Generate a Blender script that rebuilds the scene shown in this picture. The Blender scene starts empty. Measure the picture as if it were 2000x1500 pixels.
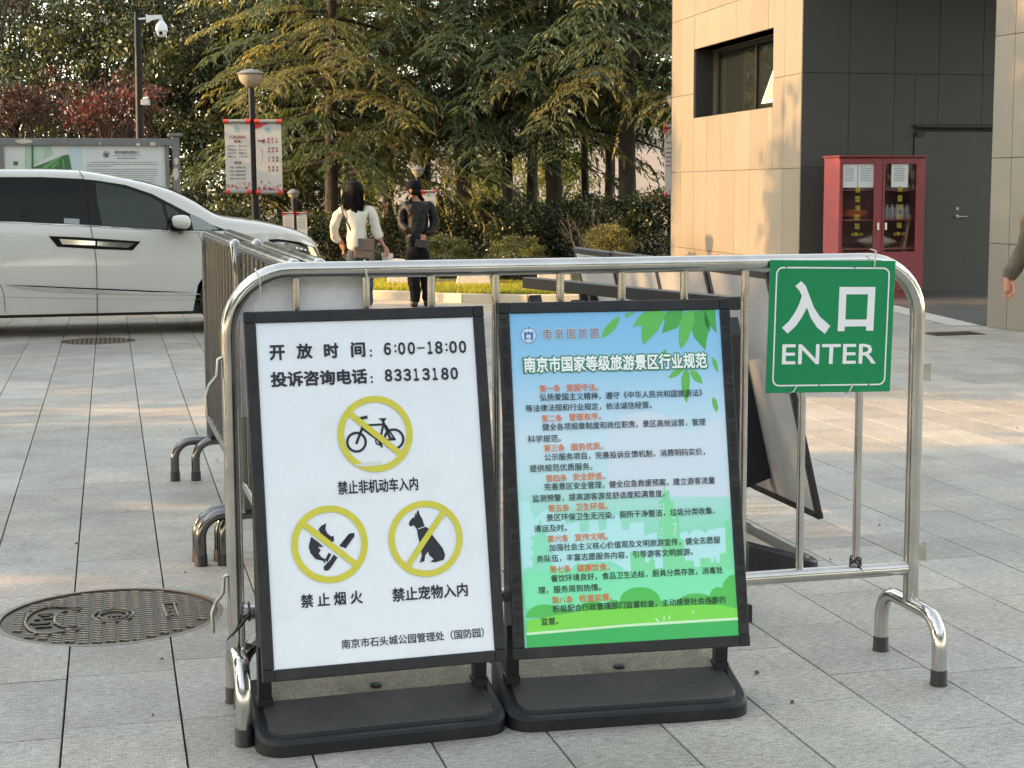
import bpy, bmesh, math, random
import numpy as np
from mathutils import Vector, Matrix
from mathutils.geometry import delaunay_2d_cdt
rnd = random.Random(7)
RNG = np.random.default_rng(11)
S = bpy.context.scene
COL = S.collection
PI = math.pi
rad = math.radians

# ------------------------------------------------------------------ camera, sky, sun, exposure
F, CAMZ, PITCH, ROLL = 3150.0, 1.5, rad(6.95), rad(0.29)
cd = bpy.data.cameras.new('camera'); cam = bpy.data.objects.new('camera', cd); COL.objects.link(cam)
cd.sensor_width = 36; cd.lens = F / 2000 * 36; cd.clip_start = 0.05; cd.clip_end = 3000
RM = (Matrix.Rotation(PI / 2 - PITCH, 4, 'X') @ Matrix.Rotation(-ROLL, 4, 'Z'))
cam.matrix_world = Matrix.Translation((0, 0, CAMZ)) @ RM
S.camera = cam
SUN_AZ, SUN_EL = rad(-96), rad(20)
W = bpy.data.worlds.new('World'); S.world = W; W.use_nodes = True
nt = W.node_tree
bg = nt.nodes['Background']; sky = nt.nodes.new('ShaderNodeTexSky')
sky.sky_type = 'NISHITA'; sky.sun_disc = False; sky.sun_elevation = SUN_EL; sky.sun_rotation = SUN_AZ
sky.air_density = 1.0; sky.dust_density = 0.7; sky.ozone_density = 0.8
hs = nt.nodes.new('ShaderNodeHueSaturation'); hs.inputs['Saturation'].default_value = 0.55   # thin veil of haze over the whole sky
nt.links.new(sky.outputs[0], hs.inputs['Color']); nt.links.new(hs.outputs[0], bg.inputs[0]); bg.inputs[1].default_value = 0.15
sl = bpy.data.lights.new('sun', 'SUN'); sun = bpy.data.objects.new('sun', sl); COL.objects.link(sun)
sl.energy = 2.0; sl.angle = rad(0.6); sl.color = (1.0, 0.58, 0.27)
sd = Vector((math.sin(SUN_AZ) * math.cos(SUN_EL), math.cos(SUN_AZ) * math.cos(SUN_EL), math.sin(SUN_EL)))
sun.rotation_euler = sd.to_track_quat('Z', 'Y').to_euler(); sun.location = (-20, 20, 30)
S.view_settings.view_transform = 'Standard'; S.view_settings.look = 'None'
S.view_settings.gamma = 1; S.view_settings.exposure = 2.43; S.view_settings.use_white_balance = True; S.view_settings.white_balance_temperature = 7700; S.view_settings.white_balance_tint = 6; S.view_settings.use_curve_mapping = False
S.cycles.use_denoising = True; S.cycles.max_bounces = 8; S.cycles.transparent_max_bounces = 12
S.cycles.caustics_reflective = False; S.cycles.caustics_refractive = False; S.cycles.sample_clamp_indirect = 6

# ------------------------------------------------------------------ measuring helpers (pixel of the 2000 px photo -> metres)
R3 = RM.to_3x3(); O = Vector((0, 0, CAMZ))
def ray(px, py): return R3 @ Vector(((px - 1000) / F, -(py - 750) / F, -1.0))
def G(px, py, z=0.0):
    d = ray(px, py); return O + d * ((z - CAMZ) / d.z)
def at(px, py, Y):
    d = ray(px, py); return O + d * (Y / d.y)
AZ = rad(-13.9)
U = Vector((math.sin(AZ), math.cos(AZ), 0)); V = Vector((U.y, -U.x, 0)); Z = Vector((0, 0, 1))
def gp(v, u, z=0.0): return V * v + U * u + Z * z
def onplane(px, py, p0, n):
    d = ray(px, py); return O + d * ((p0 - O).dot(n) / d.dot(n))
def onu(px, py, u):
    p = onplane(px, py, U * u, U); return p.dot(V), p.z
ROTG = -AZ   # grid frame: local x = V, local y = U

# ------------------------------------------------------------------ materials
MATS = {}
def lin(r, g, b):
    f = lambda c: (c / 255 / 12.92) if c / 255 <= 0.04045 else ((c / 255 + 0.055) / 1.055) ** 2.4
    return (f(r), f(g), f(b))
def mat(name, col, rough=0.5, metal=0.0, nscale=None, namt=0.15, bump=0.0, bscale=None, island=0.0, spec=0.5, coat=0.0,
        trans=0.0, alpha=1.0, transl=0.0, tcol=None, rvar=0.0, dist=0.004, detail=4, stretch=None, dirt=None, dscale=3.0, damt=0.4, sheen=0):
    if name in MATS: return MATS[name]
    m = bpy.data.materials.new(name); m.use_nodes = True; t = m.node_tree; N = t.nodes; L = t.links
    b = N['Principled BSDF']; out = N['Material Output']
    b.inputs['Roughness'].default_value = rough; b.inputs['Metallic'].default_value = metal
    b.inputs['Specular IOR Level'].default_value = spec; b.inputs['Coat Weight'].default_value = coat
    b.inputs['Coat Roughness'].default_value = 0.05
    b.inputs['Transmission Weight'].default_value = trans; b.inputs['Alpha'].default_value = alpha
    if sheen: b.inputs['Sheen Weight'].default_value = sheen
    tc = N.new('ShaderNodeTexCoord'); mp = N.new('ShaderNodeMapping'); L.new(tc.outputs['Object'], mp.inputs[0])
    if stretch: mp.inputs['Scale'].default_value = stretch
    cur = None
    rgb = N.new('ShaderNodeRGB'); rgb.outputs[0].default_value = (*col, 1); cur = rgb.outputs[0]
    def mul(cur, fac_socket, lo, hi):
        mr = N.new('ShaderNodeMapRange'); L.new(fac_socket, mr.inputs[0]); mr.inputs[3].default_value = lo; mr.inputs[4].default_value = hi
        vm = N.new('ShaderNodeVectorMath'); vm.operation = 'SCALE'; L.new(cur, vm.inputs[0]); L.new(mr.outputs[0], vm.inputs['Scale']); return vm.outputs[0]
    if nscale:
        nz = N.new('ShaderNodeTexNoise'); nz.inputs['Scale'].default_value = nscale; nz.inputs['Detail'].default_value = detail
        nz.inputs['Roughness'].default_value = 0.65
        L.new(mp.outputs[0], nz.inputs[0])
        mr = N.new('ShaderNodeMapRange'); L.new(nz.outputs['Fac'], mr.inputs[0]); mr.inputs[1].default_value = 0.3; mr.inputs[2].default_value = 0.7
        cur = mul(cur, mr.outputs[0], 1 - namt, 1 + namt)
    if dirt:
        nz2 = N.new('ShaderNodeTexNoise'); nz2.inputs['Scale'].default_value = dscale; nz2.inputs['Detail'].default_value = 6; nz2.inputs['Roughness'].default_value = 0.6
        L.new(mp.outputs[0], nz2.inputs[0])
        r2 = N.new('ShaderNodeMapRange'); L.new(nz2.outputs['Fac'], r2.inputs[0]); r2.inputs[1].default_value = 0.48; r2.inputs[2].default_value = 0.72; r2.inputs[4].default_value = damt
        mx = N.new('ShaderNodeMix'); mx.data_type = 'RGBA'; L.new(r2.outputs[0], mx.inputs[0]); L.new(cur, mx.inputs[6]); mx.inputs[7].default_value = (*dirt, 1); cur = mx.outputs[2]
    if island:
        oi = N.new('ShaderNodeObjectInfo'); ge = N.new('ShaderNodeNewGeometry')
        ad = N.new('ShaderNodeMath'); ad.operation = 'ADD'; L.new(oi.outputs['Random'], ad.inputs[0]); L.new(ge.outputs['Random Per Island'], ad.inputs[1])
        fr = N.new('ShaderNodeMath'); fr.operation = 'FRACT'; L.new(ad.outputs[0], fr.inputs[0])
        cur = mul(cur, fr.outputs[0], 1 - island, 1 + island)
    L.new(cur, b.inputs['Base Color'])
    if rvar and nscale:
        nz3 = N.new('ShaderNodeTexNoise'); nz3.inputs['Scale'].default_value = 6; nz3.inputs['Detail'].default_value = 8; L.new(mp.outputs[0], nz3.inputs[0])
        mr3 = N.new('ShaderNodeMapRange'); L.new(nz3.outputs['Fac'], mr3.inputs[0]); mr3.inputs[1].default_value = .3; mr3.inputs[2].default_value = .7
        mr3.inputs[3].default_value = rough - rvar; mr3.inputs[4].default_value = rough + rvar; L.new(mr3.outputs[0], b.inputs['Roughness'])
    if bump:
        nb = N.new('ShaderNodeTexNoise'); nb.inputs['Scale'].default_value = bscale or 60; nb.inputs['Detail'].default_value = 5; L.new(mp.outputs[0], nb.inputs[0])
        bp = N.new('ShaderNodeBump'); bp.inputs['Strength'].default_value = bump; bp.inputs['Distance'].default_value = dist
        L.new(nb.outputs['Fac'], bp.inputs['Height']); L.new(bp.outputs[0], b.inputs['Normal'])
    if transl:
        ts = N.new('ShaderNodeBsdfTranslucent'); c2 = tcol or col
        v2 = N.new('ShaderNodeVectorMath'); v2.operation = 'MULTIPLY'; L.new(cur, v2.inputs[0]); v2.inputs[1].default_value = tuple(c2[i] / max(col[i], 1e-4) for i in range(3))
        L.new(v2.outputs[0], ts.inputs[0]); ms = N.new('ShaderNodeMixShader'); ms.inputs[0].default_value = transl
        L.new(b.outputs[0], ms.inputs[1]); L.new(ts.outputs[0], ms.inputs[2]); L.new(ms.outputs[0], out.inputs[0])
    MATS[name] = m; return m

steel = mat('stainless_steel', (0.56, 0.55, 0.53), 0.2, 1.0, 9, 0.10, rvar=0.08, bump=0.08, bscale=14, dist=0.003, dirt=(0.30, 0.27, 0.22), dscale=5, damt=0.35)
steel_dull = mat('dull_steel', (0.45, 0.44, 0.42), 0.32, 1.0, 14, 0.15, rvar=0.1, dirt=(0.2, 0.18, 0.15), dscale=9, damt=0.5)
rubber = mat('black_rubber', (0.012, 0.012, 0.013), 0.55, 0, 30, 0.3, bump=0.1)
alu_dark = mat('charcoal_frame', (0.019, 0.021, 0.026), 0.45, 0, 25, 0.12, spec=.3, bump=0.05, bscale=120, dirt=(0.09, 0.08, 0.07), dscale=14, damt=0.25)
alu_edge = mat('charcoal_frame_edge', (0.013, 0.015, 0.019), 0.42, 0, 25, 0.1, spec=.3)
plastic = mat('black_plastic', (0.011, 0.013, 0.017), 0.45, 0, 60, 0.25, spec=.3, bump=0.25, bscale=260, dist=0.0015, dirt=(0.05, 0.05, 0.05), dscale=9, damt=0.2)
dustband = mat('dusty_plastic', (0.30, 0.275, 0.22), 0.85, 0, 110, 0.35, bump=0.25, bscale=200, dist=0.0015, dirt=(0.13, 0.12, 0.10), dscale=9, damt=0.6)
dustthin = mat('thin_dusty_plastic', (0.034, 0.034, 0.032), 0.65, 0, 70, 0.25, bump=0.2, bscale=240, dist=0.0012, dirt=(0.09, 0.085, 0.07), dscale=6, damt=0.4)
boardwhite = mat('white_board', (0.78, 0.84, 0.94), 0.32, 0, 90, 0.025, bump=0.04, bscale=40, dirt=(0.60, 0.63, 0.70), dscale=5, damt=0.3)
backwhite = mat('white_sheet_back', (0.80, 0.80, 0.84), 0.5, 0, 50, 0.05)
ink = mat('navy_ink', (0.012, 0.016, 0.030), 0.5)
yellow = mat('faded_yellow_print', (0.62, 0.58, 0.075), 0.4, 0, 60, 0.05)
green_sign = mat('green_sign', (0.0, 0.245, 0.095), 0.4, 0, 40, 0.04, spec=.25, bump=0.03, bscale=8)
white_print = mat('white_print', (0.82, 0.84, 0.90), 0.4)
tie = mat('clear_cable_tie', (0.55, 0.56, 0.52), 0.3)
blacktie = mat('black_cable_tie', (0.01, 0.01, 0.01), 0.5)

def paving_mat():
    m = mat('granite_paving', (0.295, 0.286, 0.262), 0.62, 0, island=0.12, spec=0.4)
    t = m.node_tree; N = t.nodes; L = t.links; b = N['Principled BSDF']
    src = b.inputs['Base Color'].links[0].from_socket
    ge = N.new('ShaderNodeNewGeometry')   # world position keeps the grain continuous across slabs
    mp = N.new('ShaderNodeMapping'); L.new(ge.outputs['Position'], mp.inputs[0])
    mp.inputs['Rotation'].default_value = (0, 0, AZ)
    def noise(sc, det, st=(1, 1, 1), ro=0.6):
        m2 = N.new('ShaderNodeMapping'); L.new(mp.outputs[0], m2.inputs[0]); m2.inputs['Scale'].default_value = st
        n = N.new('ShaderNodeTexNoise'); n.inputs['Scale'].default_value = sc; n.inputs['Detail'].default_value = det; n.inputs['Roughness'].default_value = ro
        L.new(m2.outputs[0], n.inputs[0]); return n.outputs['Fac']
    def mr(s, a, c, lo, hi):
        r = N.new('ShaderNodeMapRange'); L.new(s, r.inputs[0]); r.inputs[1].default_value = a; r.inputs[2].default_value = c; r.inputs[3].default_value = lo; r.inputs[4].default_value = hi; return r.outputs[0]
    def mulf(*ss):
        o = ss[0]
        for s in ss[1:]:
            q = N.new('ShaderNodeMath'); q.operation = 'MULTIPLY'; L.new(o, q.inputs[0]); L.new(s, q.inputs[1]); o = q.outputs[0]
        return o
    fine = mr(noise(210, 2), .32, .68, .55, 1.5)
    scr = mr(noise(62, 4, (.5, 1.6, 1)), .35, .66, .76, 1.3)
    mid = mr(noise(3.1, 5), .3, .7, .86, 1.13)
    big = mr(noise(.55, 4), .3, .7, .86, 1.14)
    stain = mr(noise(1.7, 8, ro=0.72), .60, .78, 1.0, .80)
    specks = mr(noise(17, 3, ro=.5), .70, .74, 1.0, .68)
    f = mulf(fine, scr, mid, big, stain, specks)
    vm = N.new('ShaderNodeVectorMath'); vm.operation = 'SCALE'; L.new(src, vm.inputs[0]); L.new(f, vm.inputs['Scale'])
    warm = N.new('ShaderNodeMix'); warm.data_type = 'RGBA'; warm.blend_type = 'MULTIPLY'; L.new(mr(noise(.9, 5), .45, .7, 0, .6), warm.inputs[0])
    L.new(vm.outputs[0], warm.inputs[6]); warm.inputs[7].default_value = (1.06, 1.0, .88, 1)
    L.new(warm.outputs[2], b.inputs['Base Color'])
    rr = mr(noise(5, 6), .3, .7, .5, .75); L.new(rr, b.inputs['Roughness'])
    bp = N.new('ShaderNodeBump'); bp.inputs['Strength'].default_value = .5; bp.inputs['Distance'].default_value = .0022
    ad = N.new('ShaderNodeMath'); ad.operation = 'ADD'; L.new(noise(95, 3, (.45, 1.5, 1)), ad.inputs[0]); L.new(noise(260, 2), ad.inputs[1])
    L.new(ad.outputs[0], bp.inputs['Height']); L.new(bp.outputs[0], b.inputs['Normal'])
    return m
granite = paving_mat()

# ------------------------------------------------------------------ object helpers
MW = {}
def tag(o, label=None, cat=None, group=None, kind=None):
    if label: o['label'] = label
    if cat: o['category'] = cat
    if group: o['group'] = group
    if kind: o['kind'] = kind
    return o
def thing(name, loc, label, cat, rz=0.0, group=None, kind=None):
    o = bpy.data.objects.new(name, None); COL.objects.link(o); o.empty_display_size = 0.1
    o.location = loc; o.rotation_euler = (0, 0, rz)
    MW[o.name] = Matrix.Translation(loc) @ Matrix.Rotation(rz, 4, 'Z')
    return tag(o, label, cat, group, kind)
def link(name, me, parent=None):
    o = bpy.data.objects.new(name, me); COL.objects.link(o)
    if parent: o.parent = parent; MW[o.name] = MW[parent.name]
    else: MW[o.name] = Matrix.Identity(4)
    return o

class MB:
    def __init__(s): s.v = []; s.f = []; s.m = []
    def add(s, vs, fs, mi=0):
        k = len(s.v); s.v += [tuple(p) for p in vs]; s.f += [tuple(i + k for i in f) for f in fs]; s.m += [mi] * len(fs); return s
    def box(s, c, d, M=None, mi=0):
        x, y, z = d[0] / 2, d[1] / 2, d[2] / 2
        vs = [Vector((a, b, e)) for e in (-z, z) for b in (-y, y) for a in (-x, x)]
        if M is not None: vs = [M @ p for p in vs]
        c = Vector(c); vs = [p + c for p in vs]
        return s.add(vs, [(0, 2, 3, 1), (4, 5, 7, 6), (0, 1, 5, 4), (2, 6, 7, 3), (0, 4, 6, 2), (1, 3, 7, 5)], mi)
    def obox(s, o, ex, ey, ez, mi=0):
        o = Vector(o); vs = [o + ex * a + ey * b + ez * c for c in (0, 1) for b in (0, 1) for a in (0, 1)]
        fs = [(0, 2, 3, 1), (4, 5, 7, 6), (0, 1, 5, 4), (2, 6, 7, 3), (0, 4, 6, 2), (1, 3, 7, 5)]
        if ex.cross(ey).dot(ez) < 0: fs = [f[::-1] for f in fs]
        return s.add(vs, fs, mi)
    def tube(s, pts, r, seg=12, cap=True, mi=0):
        pts = [Vector(p) for p in pts]; n = len(pts); rs = r if isinstance(r, (list, tuple)) else [r] * n
        rings = []; up = None
        for i, p in enumerate(pts):
            t = (pts[min(i + 1, n - 1)] - pts[max(i - 1, 0)]).normalized()
            if up is None: up = t.orthogonal().normalized()
            up = (up - t * up.dot(t)).normalized(); sd_ = t.cross(up)
            rings.append([p + (up * math.cos(a) + sd_ * math.sin(a)) * rs[i] for a in [2 * PI * j / seg for j in range(seg)]])
        vs = [q for r_ in rings for q in r_]; fs = []
        for i in range(n - 1):
            for j in range(seg):
                a, b = i * seg + j, i * seg + (j + 1) % seg
                fs.append((a, b, b + seg, a + seg))
        if cap: fs.append(tuple(range(seg - 1, -1, -1))); fs.append(tuple((n - 1) * seg + j for j in range(seg)))
        return s.add(vs, fs, mi)
    def lathe(s, prof, c, seg=20, M=None, mi=0):
        c = Vector(c); vs = []; fs = []; n = len(prof)
        for r, z in prof:
            for j in range(seg):
                a = 2 * PI * j / seg; p = Vector((r * math.cos(a), r * math.sin(a), z)); vs.append(c + (M @ p if M is not None else p))
        for i in range(n - 1):
            for j in range(seg):
                a, b = i * seg + j, i * seg + (j + 1) % seg; fs.append((a, b, b + seg, a + seg))
        if prof[0][0] > 1e-5: fs.append(tuple(range(seg - 1, -1, -1)))
        if prof[-1][0] > 1e-5: fs.append(tuple((n - 1) * seg + j for j in range(seg)))
        return s.add(vs, fs, mi)
    def prism(s, poly, o, ex, ey, ez, mi=0):
        """poly in (a,b) on ex,ey extruded by ez"""
        o = Vector(o); n = len(poly); ar = sum(poly[i][0] * poly[(i + 1) % n][1] - poly[(i + 1) % n][0] * poly[i][1] for i in range(n))
        if ar < 0: poly = poly[::-1]
        a = [o + ex * p[0] + ey * p[1] for p in poly]; b = [p + ez for p in a]
        fs = [tuple(range(n - 1, -1, -1)), tuple(range(n, 2 * n))] + [(i, (i + 1) % n, (i + 1) % n + n, i + n) for i in range(n)]
        if ex.cross(ey).dot(ez) < 0: fs = [f[::-1] for f in fs]
        return s.add(a + b, fs, mi)
    def build(s, name, mats, parent=None, world=False, smooth=None, bevel=0, label=None, kind=None):
        me = bpy.data.meshes.new(name); vs = s.v
        if world and parent is not None:
            Mi = MW[parent.name].inverted(); vs = [tuple(Mi @ Vector(p)) for p in vs]
        me.from_pydata(vs, [], s.f)
        for m in (mats if isinstance(mats, (list, tuple)) else [mats]): me.materials.append(m)
        if any(s.m): me.polygons.foreach_set('material_index', s.m)
        if smooth is not None:
            me.shade_smooth(); me.set_sharp_from_angle(angle=rad(smooth))
        me.update()
        o = link(name, me, parent)
        if bevel:
            b = o.modifiers.new('bevel', 'BEVEL'); b.width = bevel; b.segments = 2; b.limit_method = 'ANGLE'; b.angle_limit = rad(40)
        if label: o['label'] = label
        if kind: o['kind'] = kind
        return o

def fast(name, verts, quads, mats, parent=None, mi=None, kind=None, tris=False):
    verts = np.asarray(verts, dtype=np.float32); quads = np.asarray(quads, dtype=np.int32); k = quads.shape[1]
    if parent is not None and MW[parent.name] != Matrix.Identity(4):
        Mi = np.array(MW[parent.name].inverted()); verts = (verts @ Mi[:3, :3].T + Mi[:3, 3]).astype(np.float32)
    me = bpy.data.meshes.new(name); me.vertices.add(len(verts)); me.vertices.foreach_set('co', verts.ravel())
    me.loops.add(quads.size); me.loops.foreach_set('vertex_index', quads.ravel())
    me.polygons.add(len(quads)); me.polygons.foreach_set('loop_start', np.arange(0, quads.size, k, dtype=np.int32))
    try: me.polygons.foreach_set('loop_total', np.full(len(quads), k, dtype=np.int32))
    except Exception: pass
    for m in (mats if isinstance(mats, (list, tuple)) else [mats]): me.materials.append(m)
    if mi is not None: me.polygons.foreach_set('material_index', np.asarray(mi, dtype=np.int32))
    me.update(calc_edges=True); me.validate()
    o = link(name, me, parent)
    if kind: o['kind'] = kind
    return o

def arc(c, r, a0, a1, ex, ey, n=7):
    c = Vector(c); return [c + ex * (r * math.cos(a0 + (a1 - a0) * i / n)) + ey * (r * math.sin(a0 + (a1 - a0) * i / n)) for i in range(n + 1)]

def copy_tree(o, parent=None):
    c = o.copy(); COL.objects.link(c); c.parent = parent
    if parent is not None: pass
    for ch in list(o.children): copy_tree(ch, c)
    return c

# text: outlines of the built-in font turned into flat meshes, fitted to a box on a plane
TEXTJOBS = []
def text(name, body, parent, o, ex, ey, w, h, m, off=0.0, world=True, fit=True, spacing=1.0, nrm=None, lift=0.0008, ref=None):
    """o = left-bottom corner; ex, ey unit axes; w,h size in metres"""
    c = bpy.data.curves.new(name, 'FONT'); c.body = body; c['bold'] = off * .9; c.space_character = spacing; c.resolution_u = 2
    TEXTJOBS.append((name, c, parent, Vector(o), Vector(ex), Vector(ey), w, h, m, lift, fit))
def flush_text():
    for name, c, parent, o, ex, ey, w, h, m, lift, fit in TEXTJOBS:
        ob = bpy.data.objects.new('tmp', c); COL.objects.link(ob)
    dg = bpy.context.evaluated_depsgraph_get(); dg.update()
    for (name, c, parent, o, ex, ey, w, h, m, lift, fit) in TEXTJOBS:
        ob = [q for q in bpy.data.objects if q.data == c][0]
        me = bpy.data.meshes.new_from_object(ob.evaluated_get(dg)); COL.objects.unlink(ob); bpy.data.objects.remove(ob)
        n = len(me.vertices); co = np.empty(n * 3, dtype=np.float32); me.vertices.foreach_get('co', co); co = co.reshape(-1, 3)
        if n == 0: continue
        lo = co.min(0); hi = co.max(0)
        bo = max(c['bold'], 0.0)
        if bo > 0:   # heavier strokes: the outline repeated a hair to each side
            bmn = bmesh.new(); dz = 0
            for q in range(9):
                d = (0, 0) if q == 8 else (bo * math.cos(q * PI / 4 + .2), bo * math.sin(q * PI / 4 + .2)); n0 = len(bmn.verts); bmn.from_mesh(me); bmn.verts.ensure_lookup_table()
                for k_ in range(n0, len(bmn.verts)): bmn.verts[k_].co.x += d[0]; bmn.verts[k_].co.y += d[1]; bmn.verts[k_].co.z = q * 1.0
            bmn.to_mesh(me); bmn.free(); n = len(me.vertices); co = np.empty(n * 3, dtype=np.float32); me.vertices.foreach_get('co', co); co = co.reshape(-1, 3); lo = co.min(0); hi = co.max(0)
        sx = w / max(hi[0] - lo[0], 1e-6); sy = h / max(hi[1] - lo[1], 1e-6)
        if not fit: sx = sy
        nr = ex.cross(ey).normalized()
        a = (co[:, 0] - lo[0]) * sx; b = (co[:, 1] - lo[1]) * sy
        P = np.array(o)[None] + a[:, None] * np.array(ex)[None] + b[:, None] * np.array(ey)[None] + np.array(nr)[None] * (lift + co[:, 2:3] * 1e-5)
        if parent is not None:
            Mi = np.array(MW[parent.name].inverted()); P = P @ Mi[:3, :3].T + Mi[:3, 3]
        me.vertices.foreach_set('co', P.astype(np.float32).ravel()); me.materials.clear(); me.materials.append(m); me.name = name; me.update()
        link(name, me, parent)
    TEXTJOBS.clear()

class Panel:
    """flat face in space: a,b measured in metres from its lower left corner; built from pixel positions"""
    def __init__(s, o, ex, ey): s.o = Vector(o); s.ex = Vector(ex); s.ey = Vector(ey); s.n = s.ex.cross(s.ey).normalized()
    def ab(s, px, py):
        p = onplane(px, py, s.o, s.n) - s.o; return (p.dot(s.ex), p.dot(s.ey))
    def pt(s, a, b, l=0.0): return s.o + s.ex * a + s.ey * b + s.n * l
    def flat(s, polys, name, m, parent, lift, closed=True, th=0.0):
        if name in ('printed_leaf', 'printed_grass_tufts', 'printed_tower_windows', 'printed_map', 'printed_bushes') and len(polys) > 1:
            for p_ in polys: s.flat([p_], name, m, parent, lift)
            return None
        mb = MB()
        for poly in polys:
            n = len(poly); ar = sum(poly[i][0] * poly[(i + 1) % n][1] - poly[(i + 1) % n][0] * poly[i][1] for i in range(n))
            if ar < 0: poly = poly[::-1]
            r = delaunay_2d_cdt([Vector(p) for p in poly], [], [list(range(len(poly)))], 1, 1e-6)
            vs = [s.pt(p.x, p.y, lift) for p in r[0]]; mb.add(vs, [tuple(f) for f in r[2]])
        return mb.build(name, m, parent, world=True)
    def txt(s, name, body, pl, pr, hpx, m, parent, off=0.0, lift=0.0014, fit=True, spacing=1.0):
        """pl / pr: middle of the left and right edge of the line in pixels"""
        a0, b0 = s.ab(*pl); a1, b1 = s.ab(*pr); mid = ((pl[0] + pr[0]) / 2, (pl[1] + pr[1]) / 2)
        h = abs(s.ab(mid[0], mid[1] - hpx / 2)[1] - s.ab(mid[0], mid[1] + hpx / 2)[1]); b = (b0 + b1) / 2
        text(name, body, parent, s.pt(a0, b - h / 2), s.ex, s.ey, a1 - a0, h, m, off, lift=lift, fit=fit, spacing=spacing)

def ringpoly(c, ro, ri, n=40):
    out = []
    for i in range(n):
        a, b = 2 * PI * i / n, 2 * PI * (i + 1) / n
        out.append([(c[0] + ro * math.cos(a), c[1] + ro * math.sin(a)), (c[0] + ro * math.cos(b), c[1] + ro * math.sin(b)),
                    (c[0] + ri * math.cos(b), c[1] + ri * math.sin(b)), (c[0] + ri * math.cos(a), c[1] + ri * math.sin(a))])
    return out
def strip(pts, w):
    out = []
    for i in range(len(pts) - 1):
        a = Vector(pts[i]); b = Vector(pts[i + 1]); d = (b - a).normalized(); n = Vector((-d.y, d.x)) * w / 2; e = d * w * .35
        out.append([tuple(a - e + n), tuple(b + e + n), tuple(b + e - n), tuple(a - e - n)])
    return out
def disc(c, r, n=24, sy=1.0): return [(c[0] + r * math.cos(2 * PI * i / n), c[1] + r * sy * math.sin(2 * PI * i / n)) for i in range(n)]

# ================================================================== SETTING
# ---- ground sheet to the horizon
soil = mat('soil', (0.055, 0.046, 0.032), 0.95, 0, 3.0, 0.35, bump=0.5, bscale=25, dist=0.03, dirt=(0.09, 0.07, 0.035), dscale=8, damt=0.5)
g = MB(); g.add([(-600, -600, -.06), (600, -600, -.06), (600, 900, -.06), (-600, 900, -.06)], [(0, 1, 2, 3)])
tag(g.build('ground', soil), 'dark soil and leaf litter under the trees', kind='structure')

# ---- granite paving, slab by slab
TW = 0.3262
pav = thing('pavement', (0, 0, 0), 'grey granite slab paving of the forecourt', None, ROTG, kind='structure')
bed = mat('joint_dirt', (0.022, 0.02, 0.018), 0.95, 0, 40, 0.4)
def pav_limit(v):  # far edge of the paving in u
    return 21.35 - 0.0 * v if v < 8.9 else 19.6
b_ = MB(); b_.add([(-16, -8, -.016), (22, -8, -.016), (22, 20.4, -.016), (-16, 20.4, -.016)], [(0, 1, 2, 3)])
b_.build('joint_bed', bed, pav)
MH = [(-0.046, 5.765, 0.388), (G(192, 666).dot(V), G(192, 666).dot(U), 0.36)]
slabs = []
col = -44
while col < 64:
    v0 = 0.150 + TW * col; r2 = random.Random(col * 7 + 3)
    u = -6 + r2.uniform(0, .6); L0 = [.5, .6, .6, .55][r2.randrange(4)]
    while u < 20.4:
        l = L0 if r2.random() < .72 else r2.choice([.3, .45, .5, .6, .75])
        if u + l > 20.4: l = 20.4 - u
        if l > .05: slabs.append((v0, u, l, r2.uniform(-.0006, .0006)))
        u += l
    col += 1
MESHC = {}
def slab_mesh(l):
    k = round(l, 2)
    if k not in MESHC:
        mb = MB(); w, h, c = TW / 2 - .0028, l / 2 - .0019, .0016
        mb.add([(-w, -h, -.03), (w, -h, -.03), (w, h, -.03), (-w, h, -.03), (-w, -h, -c), (w, -h, -c), (w, h, -c), (-w, h, -c),
                (-w + c, -h + c, 0), (w - c, -h + c, 0), (w - c, h - c, 0), (-w + c, h - c, 0)],
               [(0, 1, 5, 4), (1, 2, 6, 5), (2, 3, 7, 6), (3, 0, 4, 7), (4, 5, 9, 8), (5, 6, 10, 9), (6, 7, 11, 10), (7, 4, 8, 11), (8, 9, 10, 11)])
        me = bpy.data.meshes.new('slab'); me.from_pydata(mb.v, [], mb.f); me.materials.append(granite); MESHC[k] = me
    return MESHC[k]
def near_mh(v, u, l):
    for (a, b, r) in MH:
        if abs(a - v - TW / 2) < TW / 2 + r and abs(b - u - l / 2) < l / 2 + r: return (a, b, r)
    return None
vis = []
CR = RM.to_3x3().transposed()
for s_ in slabs:
    p = gp(s_[0] + TW / 2, s_[1] + s_[2] / 2); q = CR @ (p - O)
    ok = q.z < -2.8 and abs(q.x / -q.z) < .345 and -q.z < 23
    vis.append((q.z if ok else -999, s_))
order = sorted(range(len(slabs)), key=lambda i: -vis[i][0])
single = set(i for i in order[:296] if vis[i][0] > -900)
rest = MB()
cut = []
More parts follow.
